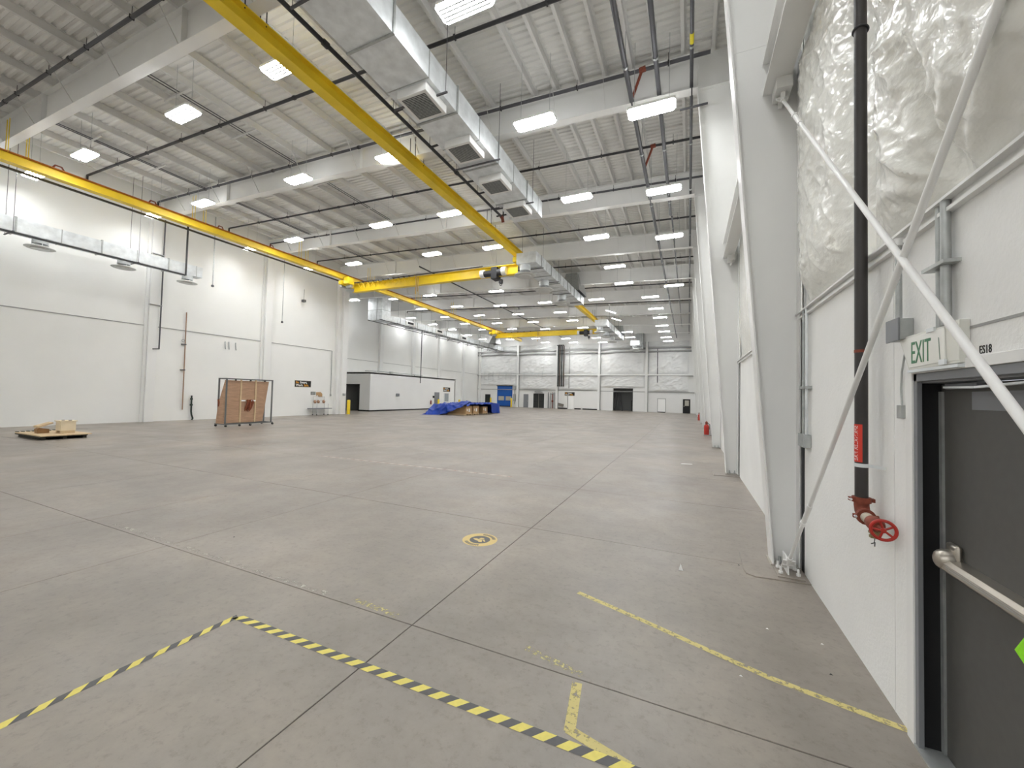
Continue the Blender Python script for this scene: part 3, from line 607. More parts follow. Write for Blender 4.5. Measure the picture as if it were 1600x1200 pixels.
def crane(y, label, detail):
    t = thing('bridge_crane', label, 'crane', (-16.5, y, 9.4), 'yellow bridge cranes')
    obj('bridge_girder', MB().box(XRL+.3, XRR-.25, y-.012, y+.012, 9.45, 10.0).box(XRL+.3, XRR-.25, y-.17, y+.17, 9.42, 9.445).box(XRL+.3, XRR-.25, y-.19, y+.19, 10.0, 10.025), YELLOW, t)
    for x in (XRL, XRR):
        e = obj('end_truck', MB().box(x-.13, x+.13, y-1.1, y+1.1, 9.82, 10.1), YELLOW, t, bevel=.02)
        for s in (-1, 1):
            for sx in (-1, 1):
                obj('wheel', MB().tube([(x+sx*.05, y+s*.8, 10.33), (x+sx*.14, y+s*.8, 10.33)], .07, 12), BLACKP, e)
            obj('wheel_bracket', MB().box(x-.16, x-.14, y+s*.8-.1, y+s*.8+.1, 9.9, 10.4).box(x+.14, x+.16, y+s*.8-.1, y+s*.8+.1, 9.9, 10.4), YELLOW, e)
    cb = obj('control_box', MB().box(XRL+.25, XRL+.75, y-1.0, y-.45, 9.85, 10.35), YELLOW, t, bevel=.02)
    obj('drive_motor', MB().tube([(XRL+.3, y-.7, 9.7), (XRL+.75, y-.7, 9.7)], .12, 12).tube([(XRL-.1, y-.9, 9.75), (XRL-.1, y-.4, 9.75)], .1, 10), GALV_D, t)
    tr = obj('hoist_trolley', MB().box(-11.4, -11.0, y-.35, y+.3, 9.2, 9.95).tube([(-11.95, y-.15, 9.6), (-11.4, y-.15, 9.6)], .2, 14).tube([(-11.0, y-.15, 9.62), (-10.45, y-.15, 9.62)], .22, 14), BLACKP, t, bevel=.015)
    obj('drum_cover', MB().tube([(-12.2, y-.15, 9.62), (-11.95, y-.15, 9.62)], .26, 14).tube([(-10.7, y-.15, 9.66), (-10.4, y-.15, 9.66)], .27, 14), STEEL_W, tr)
    obj('hook_block', MB().box(-10.95, -10.75, y-.1, y+.1, 8.95, 9.2).ring((-10.85, y, 8.88), .07, .022, 14, 6, (0, 1, 0)), BLACKP, tr)
    obj('festoon_rail', MB().box(XRL+.6, -12, y-.33, y-.29, 10.04, 10.1), BLACKP, t)
    n = 11 if detail else 6
    x = XRL+1.0; dx = 5.2/n
    for i in range(n):
        pts = [(x+dx*i+dx*u/6, y-.31, 10.04-.38*math.sin(math.pi*u/6)*(1+.2*(i % 2))) for u in range(7)]
        obj('festoon_loop', MB().tube(pts, .022, 5), YELLOW_O, t)
        obj('cable_trolley', MB().box(x+dx*i-.06, x+dx*i+.06, y-.36, y-.26, 10.0, 10.1), BLACKP, t)
    obj('pendant_cable', MB().tube([(XRL+6.3, y-.31, 10.0), (XRL+6.35, y-.31, 9.4), (XRL+6.3, y-.31, 8.75)], .035, 6).tube([(XRL+6.5, y-.31, 9.9), (XRL+6.5, y-.31, 8.9)], .03, 6), mat('tan_cable', (196, 160, 100), .6), t)
    return t
crane(22.0, 'yellow underslung bridge crane with hoist, the nearer crane', True)
crane(46.0, 'yellow underslung bridge crane with hoist, the farther crane', False)

# ------------------------------------------------------------------ ducts
def ductwork(name, label, x0, x1, y0, y1, z0, z1, seam=1.25, hang=3.0, rod=.15):
    t = thing(name, label, 'duct', ((x0+x1)/2, y0, z0), 'galvanised ducts')
    obj('duct_body', MB().box(x0, x1, y0, y1, z0, z1), GALV, t)
    y = y0+seam; k = 0
    while y < y1-.1:
        w = .012 if k % 2 else .025; p = .012 if k % 2 else .035
        obj('flange_rib', MB().box(x0-p, x1+p, y-w, y+w, z0-p, z0).box(x0-p, x1+p, y-w, y+w, z1, z1+p).box(x0-p, x0, y-w, y+w, z0, z1).box(x1, x1+p, y-w, y+w, z0, z1), GALV_D, t)
        y += seam; k += 1
    y = y0+1.0
    while y < y1:
        obj('trapeze_hanger', MB().box(x0-rod-.05, x1+rod+.05, y-.02, y+.02, z0-.075, z0-.035).tube([(x0-rod, y, z0-.06), (x0-rod, y, zr(x0)+.02)], .009, 4).tube([(x1+rod, y, z0-.06), (x1+rod, y, zr(x1)+.02)], .009, 4), DARKP, t); y += hang
    return t
def dish(t, x, y, z0, R=.42, drop=.28):
    s = obj('diffuser_neck', MB().lathe((x, y, z0), [(R*.52, 0), (R*.52, -drop*.55), (0, -drop*.55)], 18), GALV, t)
    obj('diffuser_dish', MB().lathe((x, y, z0), [(R*.5, -drop*.75), (R*.98, -drop*.9), (R, -drop*.96), (R*.9, -drop*1.02), (R*.62, -drop*1.0), (R*.58, -drop*1.08), (0, -drop*1.1)], 24), mat('dish_grey', (206, 208, 206), .4, metal=.3), t)
    for k in range(6):
        a = k*math.pi/3; obj('diffuser_stay', MB().tube([(x+math.cos(a)*R*.5, y+math.sin(a)*R*.5, z0-drop*.4), (x+math.cos(a)*R*.56, y+math.sin(a)*R*.56, z0-drop*.85)], .012, 4), GALV, s)
DA0, DA1 = -7.05, -5.77
t = ductwork('air_duct', 'long rectangular galvanised duct overhead with square grilles underneath', DA0, DA1, -5, 15.5, 9.5, 10.18)
for y in (8.0, 10.1, 12.2, 14.2):
    g = obj('grille_box', MB().box(DA0+.28, DA1-.12, y-.45, y+.45, 9.28, 9.5), STEEL_W, t, bevel=.01)
    obj('grille_core', MB().box(DA0+.37, DA1-.21, y-.36, y+.36, 9.272, 9.282), BLACK, g)
    sl = MB()
    for k in range(16): yy_ = y-.34+.68*k/15; sl.bar((DA0+.37, yy_, 9.268), (DA1-.21, yy_, 9.268), .02, .006)
    obj('grille_louvre', sl, GALV_D, g)
t = ductwork('air_duct', 'galvanised duct beyond the near crane with three round dish diffusers', -9.15, -7.94, 20.5, 31.6, 9.5, 10.12, .9, rod=.06)
for y in (20.9, 24.2, 28.2): dish(t, -8.75, y, 9.5, .62, .62)
obj('riser', MB().add([(-9.2, 29.2, 10.12), (-7.7, 29.2, 10.12), (-7.7, 31.6, 10.12), (-9.2, 31.6, 10.12), (-8.9, 29.6, 11.6), (-8.0, 29.6, 11.6), (-8.0, 31.4, 11.6), (-8.9, 31.4, 11.6)], [(0, 1, 5, 4), (1, 2, 6, 5), (2, 3, 7, 6), (3, 0, 4, 7), (4, 5, 6, 7)]), GALV_D, t)
t = ductwork('air_duct', 'galvanised duct in the far ceiling with round dish diffusers', -9.15, -7.86, 41.3, 53.2, 9.5, 10.15, .9, rod=.06)
for y in (42, 45.5, 49.5): dish(t, -8.75, y, 9.5, .62, .62)
obj('riser', MB().add([(-9.2, 50.5, 10.15), (-7.7, 50.5, 10.15), (-7.7, 53, 10.15), (-9.2, 53, 10.15), (-8.9, 50.9, 11.6), (-8.0, 50.9, 11.6), (-8.0, 52.8, 11.6), (-8.9, 52.8, 11.6)], [(0, 1, 5, 4), (1, 2, 6, 5), (2, 3, 7, 6), (3, 0, 4, 7), (4, 5, 6, 7)]), GALV_D, t)
t = ductwork('air_duct', 'short galvanised duct right up against the far wall', -7.3, -6.1, 55.2, 60.2, 9.15, 9.8, .9)
for y in (55.8, 57.8): dish(t, -6.8, y, 9.15, .6, .5)
obj('riser', MB().box(-6.9, -6.0, 58.6, 59.8, 9.8, 11.6), GALV_D, t)
t = ductwork('air_duct', 'galvanised duct along near left wall with three round dish diffusers', -25.9, -25.3, -3, 12.9, 8.16, 8.74, 1.3, 4.0)
for y in (3.9, 6.85, 9.6, 12.3): dish(t, -25.55, y, 8.16, .46, .42)
obj('electrical_rail', MB().box(-25.2, -25.12, -3, 12.0, 8.02, 8.09), BLACKP, t)
single('pipe_drop', MB().tube([(-25.16, 12.03, 8.05), (-25.16, 12.03, 11.2)], .045, 8), BLACKP, 'black vertical pipe passing the end of the left wall duct', 'pipe')
t = ductwork('air_duct', 'galvanised duct along far left wall fed by a big vertical box', -30.1, -28.9, 32.4, 60.2, 9.47, 10.1, 1.5)
obj('plenum_box', MB().box(-30.8, -28.9, 31.1, 32.4, 9.42, 12.0), GALV, t)
obj('plenum_seam', MB().box(-30.82, -28.88, 31.08, 32.4, 10.46, 10.5).box(-29.6, -29.58, 31.08, 31.1, 9.42, 12.0), GALV_D, t)
for y in (35.6, 41.3, 47.2):
    g = obj('side_grille', MB().box(-28.9, -28.8, y-.8, y+.8, 9.56, 10.03), STEEL_W, t); obj('grille_core', MB().box(-28.8, -28.79, y-.5, y+.5, 9.68, 9.92), BLACK, g)
obj('branch_hood', MB().add([(-29.0, 55, 10.1), (-27.8, 55, 10.1), (-27.8, 57.2, 10.1), (-29.0, 57.2, 10.1), (-28.6, 55.8, 11.6), (-28.1, 55.8, 11.6), (-28.1, 56.4, 11.6), (-28.6, 56.4, 11.6)], [(0, 1, 5, 4), (1, 2, 6, 5), (2, 3, 7, 6), (3, 0, 4, 7), (4, 5, 6, 7)]), GALV_D, t)
obj('support_rail', MB().box(-30.3, -30.25, 30.6, 60.2, 9.32, 9.38).box(-28.75, -28.7, 30.6, 60.2, 9.32, 9.38), BLACKP, t)
rk = thing('pipe_rack', 'thin black pipe brackets under the far left duct', 'rack', (-28.7, 37, 9.3))
for y in (38, 40.5, 43, 45.5, 48, 51, 54, 57): obj('bracket', MB().bar((-28.7, y, 9.32), (-28.7, y, 8.8), .03, .03).bar((-28.7, y+.5, 9.32), (-28.7, y, 8.8), .03, .03), DARKP, rk)
obj('vertical_leg', MB().tube([(-28.58, 37.4, 3.1), (-28.58, 37.4, 9.35)], .05, 8), DARKP, rk)

# ------------------------------------------------------------------ near right wall: rods, riser, exit sign, conduits
BXR = .975
def brace(label, p, q, clev):
    t = thing('brace_rod', label, 'brace', p, 'crossed wind-brace rods')
    P, Q = Vector(p), Vector(q); d = (Q-P).normalized()
    obj('rod', MB().tube([P, Q], .0165, 12), STEEL_W, t)
    a = P+d*.95; obj('turnbuckle', MB().tube([a-d*.02, a+d*.3], .021, 12).tube([a-d*.04, a], .03, 6, smooth=False), STEEL_W, t)
    c = P+d*.02
    obj('clevis', MB().bar(c-d*.08+Vector((-.03, 0, 0)), c+d*.1+Vector((-.03, 0, 0)), .012, .05, up=(1, 0, 0)).bar(c-d*.08+Vector((.03, 0, 0)), c+d*.1+Vector((.03, 0, 0)), .012, .05, up=(1, 0, 0)).tube([c+Vector((-.05, 0, 0)), c+Vector((.05, 0, 0))], .016, 8).tube([c+d*.08, c+d*.16], .026, 8), STEEL_W, t)
    return t
brace('white brace rod running down from column top left to door', (BXR, 5.46, 5.53), (BXR, .12, .15), True)
t = brace('white brace rod rising from the near column foot to upper right', (BXR+.03, 5.22, .12), (BXR-.02, -.3, 5.42), True)
obj('foot_plate', MB().box(.9, 1.15, 5.12, 5.44, .012, .024), CONC, t, bevel=.004)
obj('foot_bracket', MB().prism([(5.18, .03), (5.44, .03), (5.44, .2), (5.30, .2), (5.2, .13)], 'x', 1.0, 1.014), STEEL_W, t)
for x, y in ((.94, 5.2), (.94, 5.36), (1.1, 5.2), (1.1, 5.36)): obj('foot_bolt', MB().tube([(x, y, .03), (x, y, .1)], .012, 8).tube([(x, y, .03), (x, y, .055)], .022, 6, smooth=False), STEEL_W, t)

PXX, PYY = 1.1, 3.5
t = thing('sprinkler_riser', 'dark sprinkler drain pipe on right wall ending in red valve wheel', 'pipe', (PXX, PYY, 1.0))
obj('pipe', MB().tube([(PXX, PYY, 1.24), (PXX, PYY, 11.4)], .037, 18), mat('riser_dark', (58, 55, 54), .42, noise_amt=.12, nscale=5), t)
ringo = obj('pipe_strap', MB().tube([(PXX, PYY, 1.465), (PXX, PYY, 1.49)], .0405, 18).bar((PXX+.03, PYY-.02, 1.478), (XR, PYY-.12, 1.478), .012, .02), GALV, t)
obj('tie_wire', MB().ring((PXX, PYY, 4.58), .042, .008, 20, 6, (.25, .2, 1)), BLACKP, t)
obj('weld_ring', MB().tube([(PXX, PYY, 2.26), (PXX, PYY, 2.28)], .039, 18), RUST, t)
lb = obj('pipe_label', MB().lathe((PXX, PYY, 0), [(.0382, 1.50), (.0382, 1.76)], 40), REDLAB, t)
# keep only the room-facing half of the label
me = lb.data
import bmesh
bm = bmesh.new(); bm.from_mesh(me); bmesh.ops.delete(bm, geom=[f for f in bm.faces if f.calc_center_median().x > -.004], context='FACES'); bm.to_mesh(me); bm.free()
tm = text_mesh('SPRINKLER FIRE', .034, 0.)
off = Vector((PXX, PYY, 1.0))
wmax = max(v.co.x for v in tm.vertices)
for v in tm.vertices:
    a = math.pi+ (.75 - (v.co.y)/.0385); z = 1.75-v.co.x/wmax*.24
    v.co = Vector((PXX+.0388*math.cos(a), PYY+.0388*math.sin(a), z))-off
tm.materials.clear(); tm.materials.append(WHITEP)
to = bpy.data.objects.new('label_lettering', tm); COL.objects.link(to); to.parent = lb; ROOT[to.name] = off
el = obj('grooved_elbow', MB().tube([(PXX, PYY, 1.25), (PXX, PYY, 1.2), (PXX, PYY-.012, 1.168), (PXX, PYY-.04, 1.145), (PXX, PYY-.075, 1.14)], .042, 16), RUST, t)
obj('coupling', MB().tube([(PXX, PYY, 1.222), (PXX, PYY, 1.258)], .053, 16).box(PXX-.07, PXX+.07, PYY-.016, PYY+.016, 1.228, 1.252), RUST, el)
obj('coupling', MB().tube([(PXX, PYY-.055, 1.142), (PXX, PYY-.085, 1.14)], .053, 16).box(PXX-.068, PXX+.068, PYY-.08, PYY-.06, 1.128, 1.154), RUST, el)
obj('coupling_bolt', MB().tube([(PXX-.064, PYY-.028, 1.24), (PXX-.064, PYY+.028, 1.24)], .008, 6).tube([(PXX-.06, PYY-.1, 1.142), (PXX-.06, PYY-.04, 1.142)], .008, 6), GALV, el)
obj('nipple', MB().tube([(PXX, PYY-.08, 1.14), (PXX, PYY-.19, 1.135)], .034, 16), mat('grey_white_nipple', (196, 188, 172), .5, noise_amt=.1, nscale=20), t)
vb = obj('valve_body', MB().tube([(PXX, PYY-.175, 1.135), (PXX, PYY-.20, 1.135), (PXX, PYY-.235, 1.133), (PXX, PYY-.27, 1.132)], [.043, .046, .046, .034], 16), RUST, t)
obj('drain_spout', MB().tube([(PXX, PYY-.215, 1.11), (PXX, PYY-.215, 1.06)], [.03, .024], 10).tube([(PXX, PYY-.215, 1.085), (PXX, PYY-.215, 1.072)], .034, 6, smooth=False).tube([(PXX, PYY-.215, 1.06), (PXX, PYY-.215, 1.045)], .03, 6, smooth=False), BRASS, vb)
obj('stem', MB().tube([(PXX, PYY-.26, 1.132), (PXX-.005, PYY-.36, 1.132)], .011, 10), RUST, vb)
wc = (PXX-.005, PYY-.35, 1.132); wn_ = (-.3, -1, 0)
wh = obj('hand_wheel', MB().ring(wc, .058, .0095, 36, 10, wn_), RED, t)
sp = MB(); q = Vector((0, 0, 1)).rotation_difference(Vector(wn_))
for k in range(5):
    a = k*2*math.pi/5+.3; sp.tube([Vector(wc), Vector(wc)+q @ Vector((math.cos(a)*.056, math.sin(a)*.056, 0))], .0065, 8)
sp.tube([Vector(wc)-q @ Vector((0, 0, .012)), Vector(wc)+q @ Vector((0, 0, .014))], .014, 12)
obj('spoke', sp, RED, wh)
obj('chain_tag', MB().tube([(PXX, PYY-.215, 1.05), (PXX-.004, PYY-.215, 1.015)], .0025, 5).bar((PXX, PYY-.215, 1.015), (PXX-.01, PYY-.19, .998), .005, .005).bar((PXX, PYY-.215, 1.015), (PXX-.01, PYY-.24, .998), .005, .005), BLACKP, vb)

t = thing('exit_sign', 'white plastic EXIT sign with green letters above the exit door', 'sign', (1.1, 2.7, 2.1))
obj('sign_case', MB().prism([(3.10, 2.30), (2.53, 2.30), (2.52, 2.105), (2.985, 2.095)], 'x', 1.152, XR), SIGNW, t, bevel=.005)
obj('side_box', MB().box(1.15, XR, 2.52, 2.60, 2.115, 2.31), SIGNW, t, bevel=.004)
obj('front_panel', MB().prism([(3.07, 2.285), (2.63, 2.288), (2.62, 2.12), (2.965, 2.112)], 'x', 1.146, 1.152), mat('sign_face', (240, 240, 234), .2), t, bevel=.002)
obj('retaining_clip', MB().box(1.138, 1.148, 2.70, 2.77, 2.283, 2.303), GALV, t); obj('retaining_clip', MB().box(1.138, 1.148, 2.61, 2.66, 2.105, 2.13), GALV, t)
obj('bottom_rail', MB().box(1.145, XR, 2.52, 2.985, 2.085, 2.1), GALV, t)
text('lettering', 'EXIT', .175, (1.1452, 2.945, 2.135), (0, -1, 0), (0, 0, 1), GREENP, t, sx=.56)
text('crack_line', '/', .16, (1.1452, 2.66, 2.135), (0, 1, 0), (0, 0, 1), mat('pale_crack', (130, 150, 136), .5), t, sx=.35)
lo = text('lettering', 'ES18', .052, (XR-.0012, 2.462, 2.138), (0, -1, 0), (0, 0, 1), BLACKPR, d1, sx=.8, bold=.0003)

t = thing('junction_box', 'grey electrical box with conduit beside the exit sign', 'electrical box', (1.13, 3.1, 2.4))
obj('box', MB().box(1.125, XR, 3.02, 3.17, 2.285, 2.41), GALV_D, t, bevel=.004); obj('cover', MB().box(1.117, 1.127, 3.015, 3.175, 2.28, 2.415), FRAMEG, t, bevel=.003)
obj('conduit', MB().tube([(1.145, 3.08, 2.41), (1.145, 3.08, 2.86), (1.15, 3.08, 2.9)], .016, 12), GALV_D, t)
obj('conduit_cap', MB().tube([(1.145, 3.08, 2.855), (1.145, 3.08, 2.9)], .03, 10), STEEL_W, t)
t = thing('wall_conduit', 'pair of grey conduits rising above the exit sign', 'conduit', (1.15, 2.68, 2.3))
obj('conduit', MB().tube([(1.16, 2.64, 2.3), (1.16, 2.64, 2.93)], .02, 12), GALV_D, t); obj('conduit', MB().tube([(1.165, 2.71, 2.3), (1.165, 2.71, 2.93)], .013, 12), GALV_D, t)
obj('strap', MB().box(1.125, XR, 2.58, 2.78, 2.60, 2.618), GALV_D, t)
t = thing('door_contact', 'small grey box on thin cable beside the exit door', 'electrical box', (1.16, 3.16, 1.85))
obj('box', MB().box(1.165, XR, 3.12, 3.17, 1.82, 1.9), GALV_D, t, bevel=.003)
obj('cable', MB().tube([(1.18, 3.14, 1.9), (1.18, 3.15, 2.0), (1.18, 3.14, 2.1), (1.17, 3.06, 2.25)], .005, 6), GALV_D, t)
t = thing('wall_conduit', 'two thin conduits with end box beside the near column', 'conduit', (1.15, 5.2, 1.4))
obj('conduit', MB().tube([(1.155, 5.26, 1.55), (1.155, 5.26, 2.92)], .014, 10), GALV_D, t); obj('conduit', MB().tube([(1.155, 5.14, 1.55), (1.155, 5.14, 2.92)], .014, 10), GALV, t)
obj('end_box', MB().box(1.12, XR, 5.1, 5.34, 1.42, 1.56), GALV_D, t, bevel=.006); obj('strap', MB().box(1.13, XR, 5.08, 5.34, 2.05, 2.08), GALV_D, t)
single('sprinkler_stub', MB().tube([(.4, 11.58, 9.95), (-.3, 11.58, 9.95)], .03, 8).tube([(.0, 11.58, 9.95), (.0, 11.58, 10.55)], .02, 6), DARKP, 'short dark pipe stub beside the second right column top', 'pipe')

# ------------------------------------------------------------------ floor markings
def striped(name, label, p, q, w, period, slant, mats, group='striped floor tapes'):
    p, q = Vector((*p, .0015)), Vector((*q, .0015)); L = (q-p).length; d = (q-p)/L; n = Vector((-d.y, d.x, 0)); mb = MB()
    k = -2
    while k*period/2 < L+abs(slant):
        a0, a1 = k*period/2, (k+1)*period/2
        def pt(a, s): return p+d*min(max(a+s*slant, 0), L)+n*(s-.5)*w
        if min(a1, a1+slant) > 0 and max(a0, a0+slant) < L: mb.add([pt(a0, 0), pt(a1, 0), pt(a1, 1), pt(a0, 1)], [(0, 1, 2, 3)], k % 2)
        k += 1
    return single(name, mb, mats, label, 'tape', group)
striped('hazard_tape', 'yellow black hazard tape strip running along the hall', (-3.47, .55), (-3.42, 2.13), .062, .142, .062, [TAPEY, TAPEK])
striped('hazard_tape', 'yellow black hazard tape strip running across toward lower right', (-3.44, 2.115), (.4, 2.16), .068, .14, .058, [TAPEY, TAPEK])
striped('hazard_tape', 'faint reddish striped tape strip in the middle floor', (-9.9, 8.28), (-3.75, 8.46), .07, .3, .07, [WORN_R, mat('pale_tape', (196, 190, 182), .6)])
def paint(name, label, pts, w, m_, group='painted floor lines'):
    mb = MB()
    for i in range(len(pts)-1):
        zz = .001+.0004*(i % 3); a, b = Vector((*pts[i], zz)), Vector((*pts[i+1], zz)); d = (b-a).normalized(); n = Vector((-d.y, d.x, 0))*w/2
        mb.add([a-n-d*w*.2, b-n+d*w*.2, b+n+d*w*.2, a+n-d*w*.2], [(0, 1, 2, 3)])
    return single(name, mb, m_, label, 'floor line', group)
paint('floor_line', 'worn yellow painted line leading to the exit door', [(-.95, 3.82), (-.36, 3.61), (.1, 3.43), (.52, 3.27), (.95, 3.17), (1.18, 3.12)], .055, WORN_Y)
paint('floor_line', 'worn L-shaped yellow paint mark beside the hazard tape', [(-.655, 2.62), (-.60, 2.25), (-.27, 2.17)], .065, WORN_Y)
paint('floor_line', 'faint yellow paint remnant left of the floor joint crossing', [(-2.75, 2.76), (-2.25, 2.72)], .06, WORN_Y2)
paint('floor_line', 'faint yellow paint remnant near the L-shaped mark', [(-1.1, 2.82), (-.66, 2.72)], .06, WORN_Y2)
paint('floor_line', 'faint white line along the first cross joint on left', [(-7.2, 2.75), (-3.1, 2.72)], .06, WORN_W)
for k, (a, b) in enumerate((((-12.8, 10.44), (-12.3, 24.5)), ((-9.9, 9.3), (-10.4, 17.4)), ((-12.8, 10.44), (-10.0, 9.9)), ((-7.3, 19.7), (-1.8, 19.67)), ((-1.8, 19.67), (-2.1, 34.4)), ((-7.4, 19.7), (-7.5, 34.6)), ((-7.5, 34.6), (-2.1, 34.4)), ((-3.9, 9.8), (-3.76, 12.6)), ((-10.3, 8.6), (-11.9, 24)))):
    paint('floor_line', ['long faint white line left of hall middle', 'faint white line right of the long left one', 'short faint white cross line nearest the striped tape', 'near edge of the large faint white rectangle', 'right edge of the large faint white rectangle', 'left edge of the large faint white rectangle', 'far edge of the large faint white rectangle', 'short faint white mark beyond the reddish tape', 'long slanting faint white line beside the reddish tape'][k], [a, b], .09, WORN_W)
# round floor sticker
SX, SY, SR = -2.48, 4.6, .23
t = thing('floor_sticker', 'round yellow floor sticker with dark centre pictogram', 'sticker', (SX, SY, .001))
def disc(r0, r1, z, n=48, a0=0, a1=2*math.pi):
    vs = []; 
    for k in range(n+1):
        a = a0+(a1-a0)*k/n; vs += [(SX+r0*math.cos(a), SY+r0*math.sin(a), z), (SX+r1*math.cos(a), SY+r1*math.sin(a), z)]
    return MB().add(vs, [(2*k, 2*k+1, 2*k+3, 2*k+2) for k in range(n)])
obj('border_ring', disc(.135, SR, .0014), STICKY, t)
obj('centre_disc', disc(.0, .135, .0014), TAPEK, t)
mk = MB()
for k in range(22):
    a = .5+k*.115 if k < 12 else 3.9+(k-12)*.13
    c = (SX+.185*math.cos(a), SY+.185*math.sin(a)); ca, sa = math.cos(a), math.sin(a)
    w, h = .008, .022
    mk.add([(c[0]+ca*h*i-sa*w*j, c[1]+sa*h*i+ca*w*j, .0018) for i, j in ((-1, -1), (1, -1), (1, 1), (-1, 1))], [(0, 1, 2, 3)])
obj('ring_marks', mk, TAPEK, t)
rot = Matrix.Rotation(-.5, 2)
pic = MB()
def poly(pts):
    pic.add([(SX+(rot @ Vector(p)).x, SY+(rot @ Vector(p)).y, .0019) for p in pts], [tuple(range(len(pts)))])
poly([(-.09, -.05), (-.03, -.06), (.02, -.045), (.06, -.06), (.09, -.03), (.05, .0), (.02, .02), (-.02, .0), (-.06, -.01)]); poly([(-.04, .01), (.0, .02), (.02, .06), (-.01, .07), (-.04, .05)]); poly([(.02, .02), (.1, .0), (.1, .02), (.04, .045)])
obj('pictogram', pic, STICKY, t)
t = single('paper_scrap', MB().add([(-.085, 4.82, .001), (-.035, 4.83, .001), (-.062, 4.86, .001), (-.062, 4.84, .07)], [(0, 1, 3), (1, 2, 3), (2, 0, 3), (0, 2, 1)]), WHITEP, 'tiny white folded paper cone standing on the floor', 'paper')
single('paper_scrap', MB().prism([(-.18, 12.7), (.12, 12.78), (.12, 12.86), (-.18, 12.78)], 'z', .001, .012), WHITEP, 'white strip of paper lying beside the second column', 'paper')
for k, (x, y) in enumerate(((.62, 3.95), (.35, 3.2), (.98, 3.9), (.93, 3.5), (-5.3, 3.2), (.55, 5.3))):
    single('debris_chip', MB().add([(x-.012, y-.006, .001), (x+.012, y-.008, .001), (x, y+.012, .001), (x, y, .008)], [(0, 1, 3), (1, 2, 3), (2, 0, 3), (0, 2, 1)]), WHITEP if k < 3 else BLACKP, ['tiny white chip on floor left of the near column pad', 'tiny white chip on floor by the yellow door line', 'tiny white chip on floor near the right wall', 'tiny dark chip on floor close to the right wall', 'tiny dark chip on floor at left middle', 'tiny dark chip on floor beside the column pad'][k], 'debris', 'floor debris')

# ------------------------------------------------------------------ things on the right columns
for k, (x, y) in enumerate(((.9, 23.62), (.92, 40.0))):
    t = thing('fire_extinguisher', ['red fire extinguisher standing at a right column, the nearer', 'red fire extinguisher standing at a right column, the farther'][k], 'fire extinguisher', (x, y, 0), 'red fire extinguishers')
    obj('cylinder', MB().lathe((x, y, 0), [(0, .06), (.12, .06), (.125, .1), (.125, .5), (.11, .56), (.06, .6), (.05, .64)], 16), RED, t)
    obj('valve_head', MB().lathe((x, y, 0), [(.05, .62), (.07, .66), (.06, .74), (.02, .78), (0, .78)], 12), RUST, t)
    obj('bracket_foot', MB().box(x-.14, x+.14, y-.1, y+.1, 0, .06), GALV_D, t)
    obj('hose', MB().tube([(x+.05, y-.05, .7), (x+.15, y-.08, .6), (x+.15, y-.06, .35)], .018, 6), BLACK, t)

# ------------------------------------------------------------------ left wall things
t = thing('wood_pallet', 'low pallet stack of boards on floor at far left', 'pallet', (-21, 6.2, 0))
for k in range(3): obj('bearer', MB().box(-22, -20.02, 5.66+k*.5, 5.76+k*.5, .0, .09), PALD, t)
for k in range(7): obj('deck_board', MB().box(-22.02+.005*k, -19.95-.01*(k % 3), 5.58+k*.172, 5.73+k*.172, .09, .125), PALD, t)
obj('plywood_sheet', MB().box(-22.1, -19.9, 5.6, 6.85, .125, .16), PINE, t)
for k in range(9): obj('strap_end', MB().box(-22.16+.0*k, -22.0, 5.62+k*.13, 5.68+k*.13, .125, .18), PALD, t)
t = thing('wooden_crate', 'pale wooden box standing on the low pallet', 'crate', (-20.55, 6.4, .16))
obj('body', MB().box(-20.78, -20.36, 6.2, 6.58, .26, .58), PINE_L, t); obj('lid', MB().box(-20.82, -20.33, 6.17, 6.61, .58, .615), PINE_L, t)
for x in (-20.74, -20.42): obj('foot', MB().box(x-.04, x+.04, 6.21, 6.57, .16, .26), PINE, t)
obj('handle', MB().box(-20.65, -20.6, 6.3, 6.36, .615, .635), DARKP, t); obj('handle', MB().box(-20.5, -20.45, 6.42, 6.5, .615, .635), DARKP, t)
t = thing('wooden_wedge', 'sloped brown wooden bracket lying left of the crate', 'wood block', (-21.0, 6.1, .16))
obj('sloped_board', MB().prism([(5.80, .36), (6.16, .50), (6.16, .545), (5.80, .42)], 'x', -21.25, -20.85), PINE, t)
obj('curved_block', MB().prism([(5.82, .16), (6.1, .16), (6.1, .30), (5.95, .33), (5.86, .36), (5.80, .30)], 'x', -21.2, -20.95), mat('brown_wood', (150, 116, 78), .6, noise_amt=.1), t)

RACKG = mat('rack_grey', (112, 114, 114), .45, metal=.3)
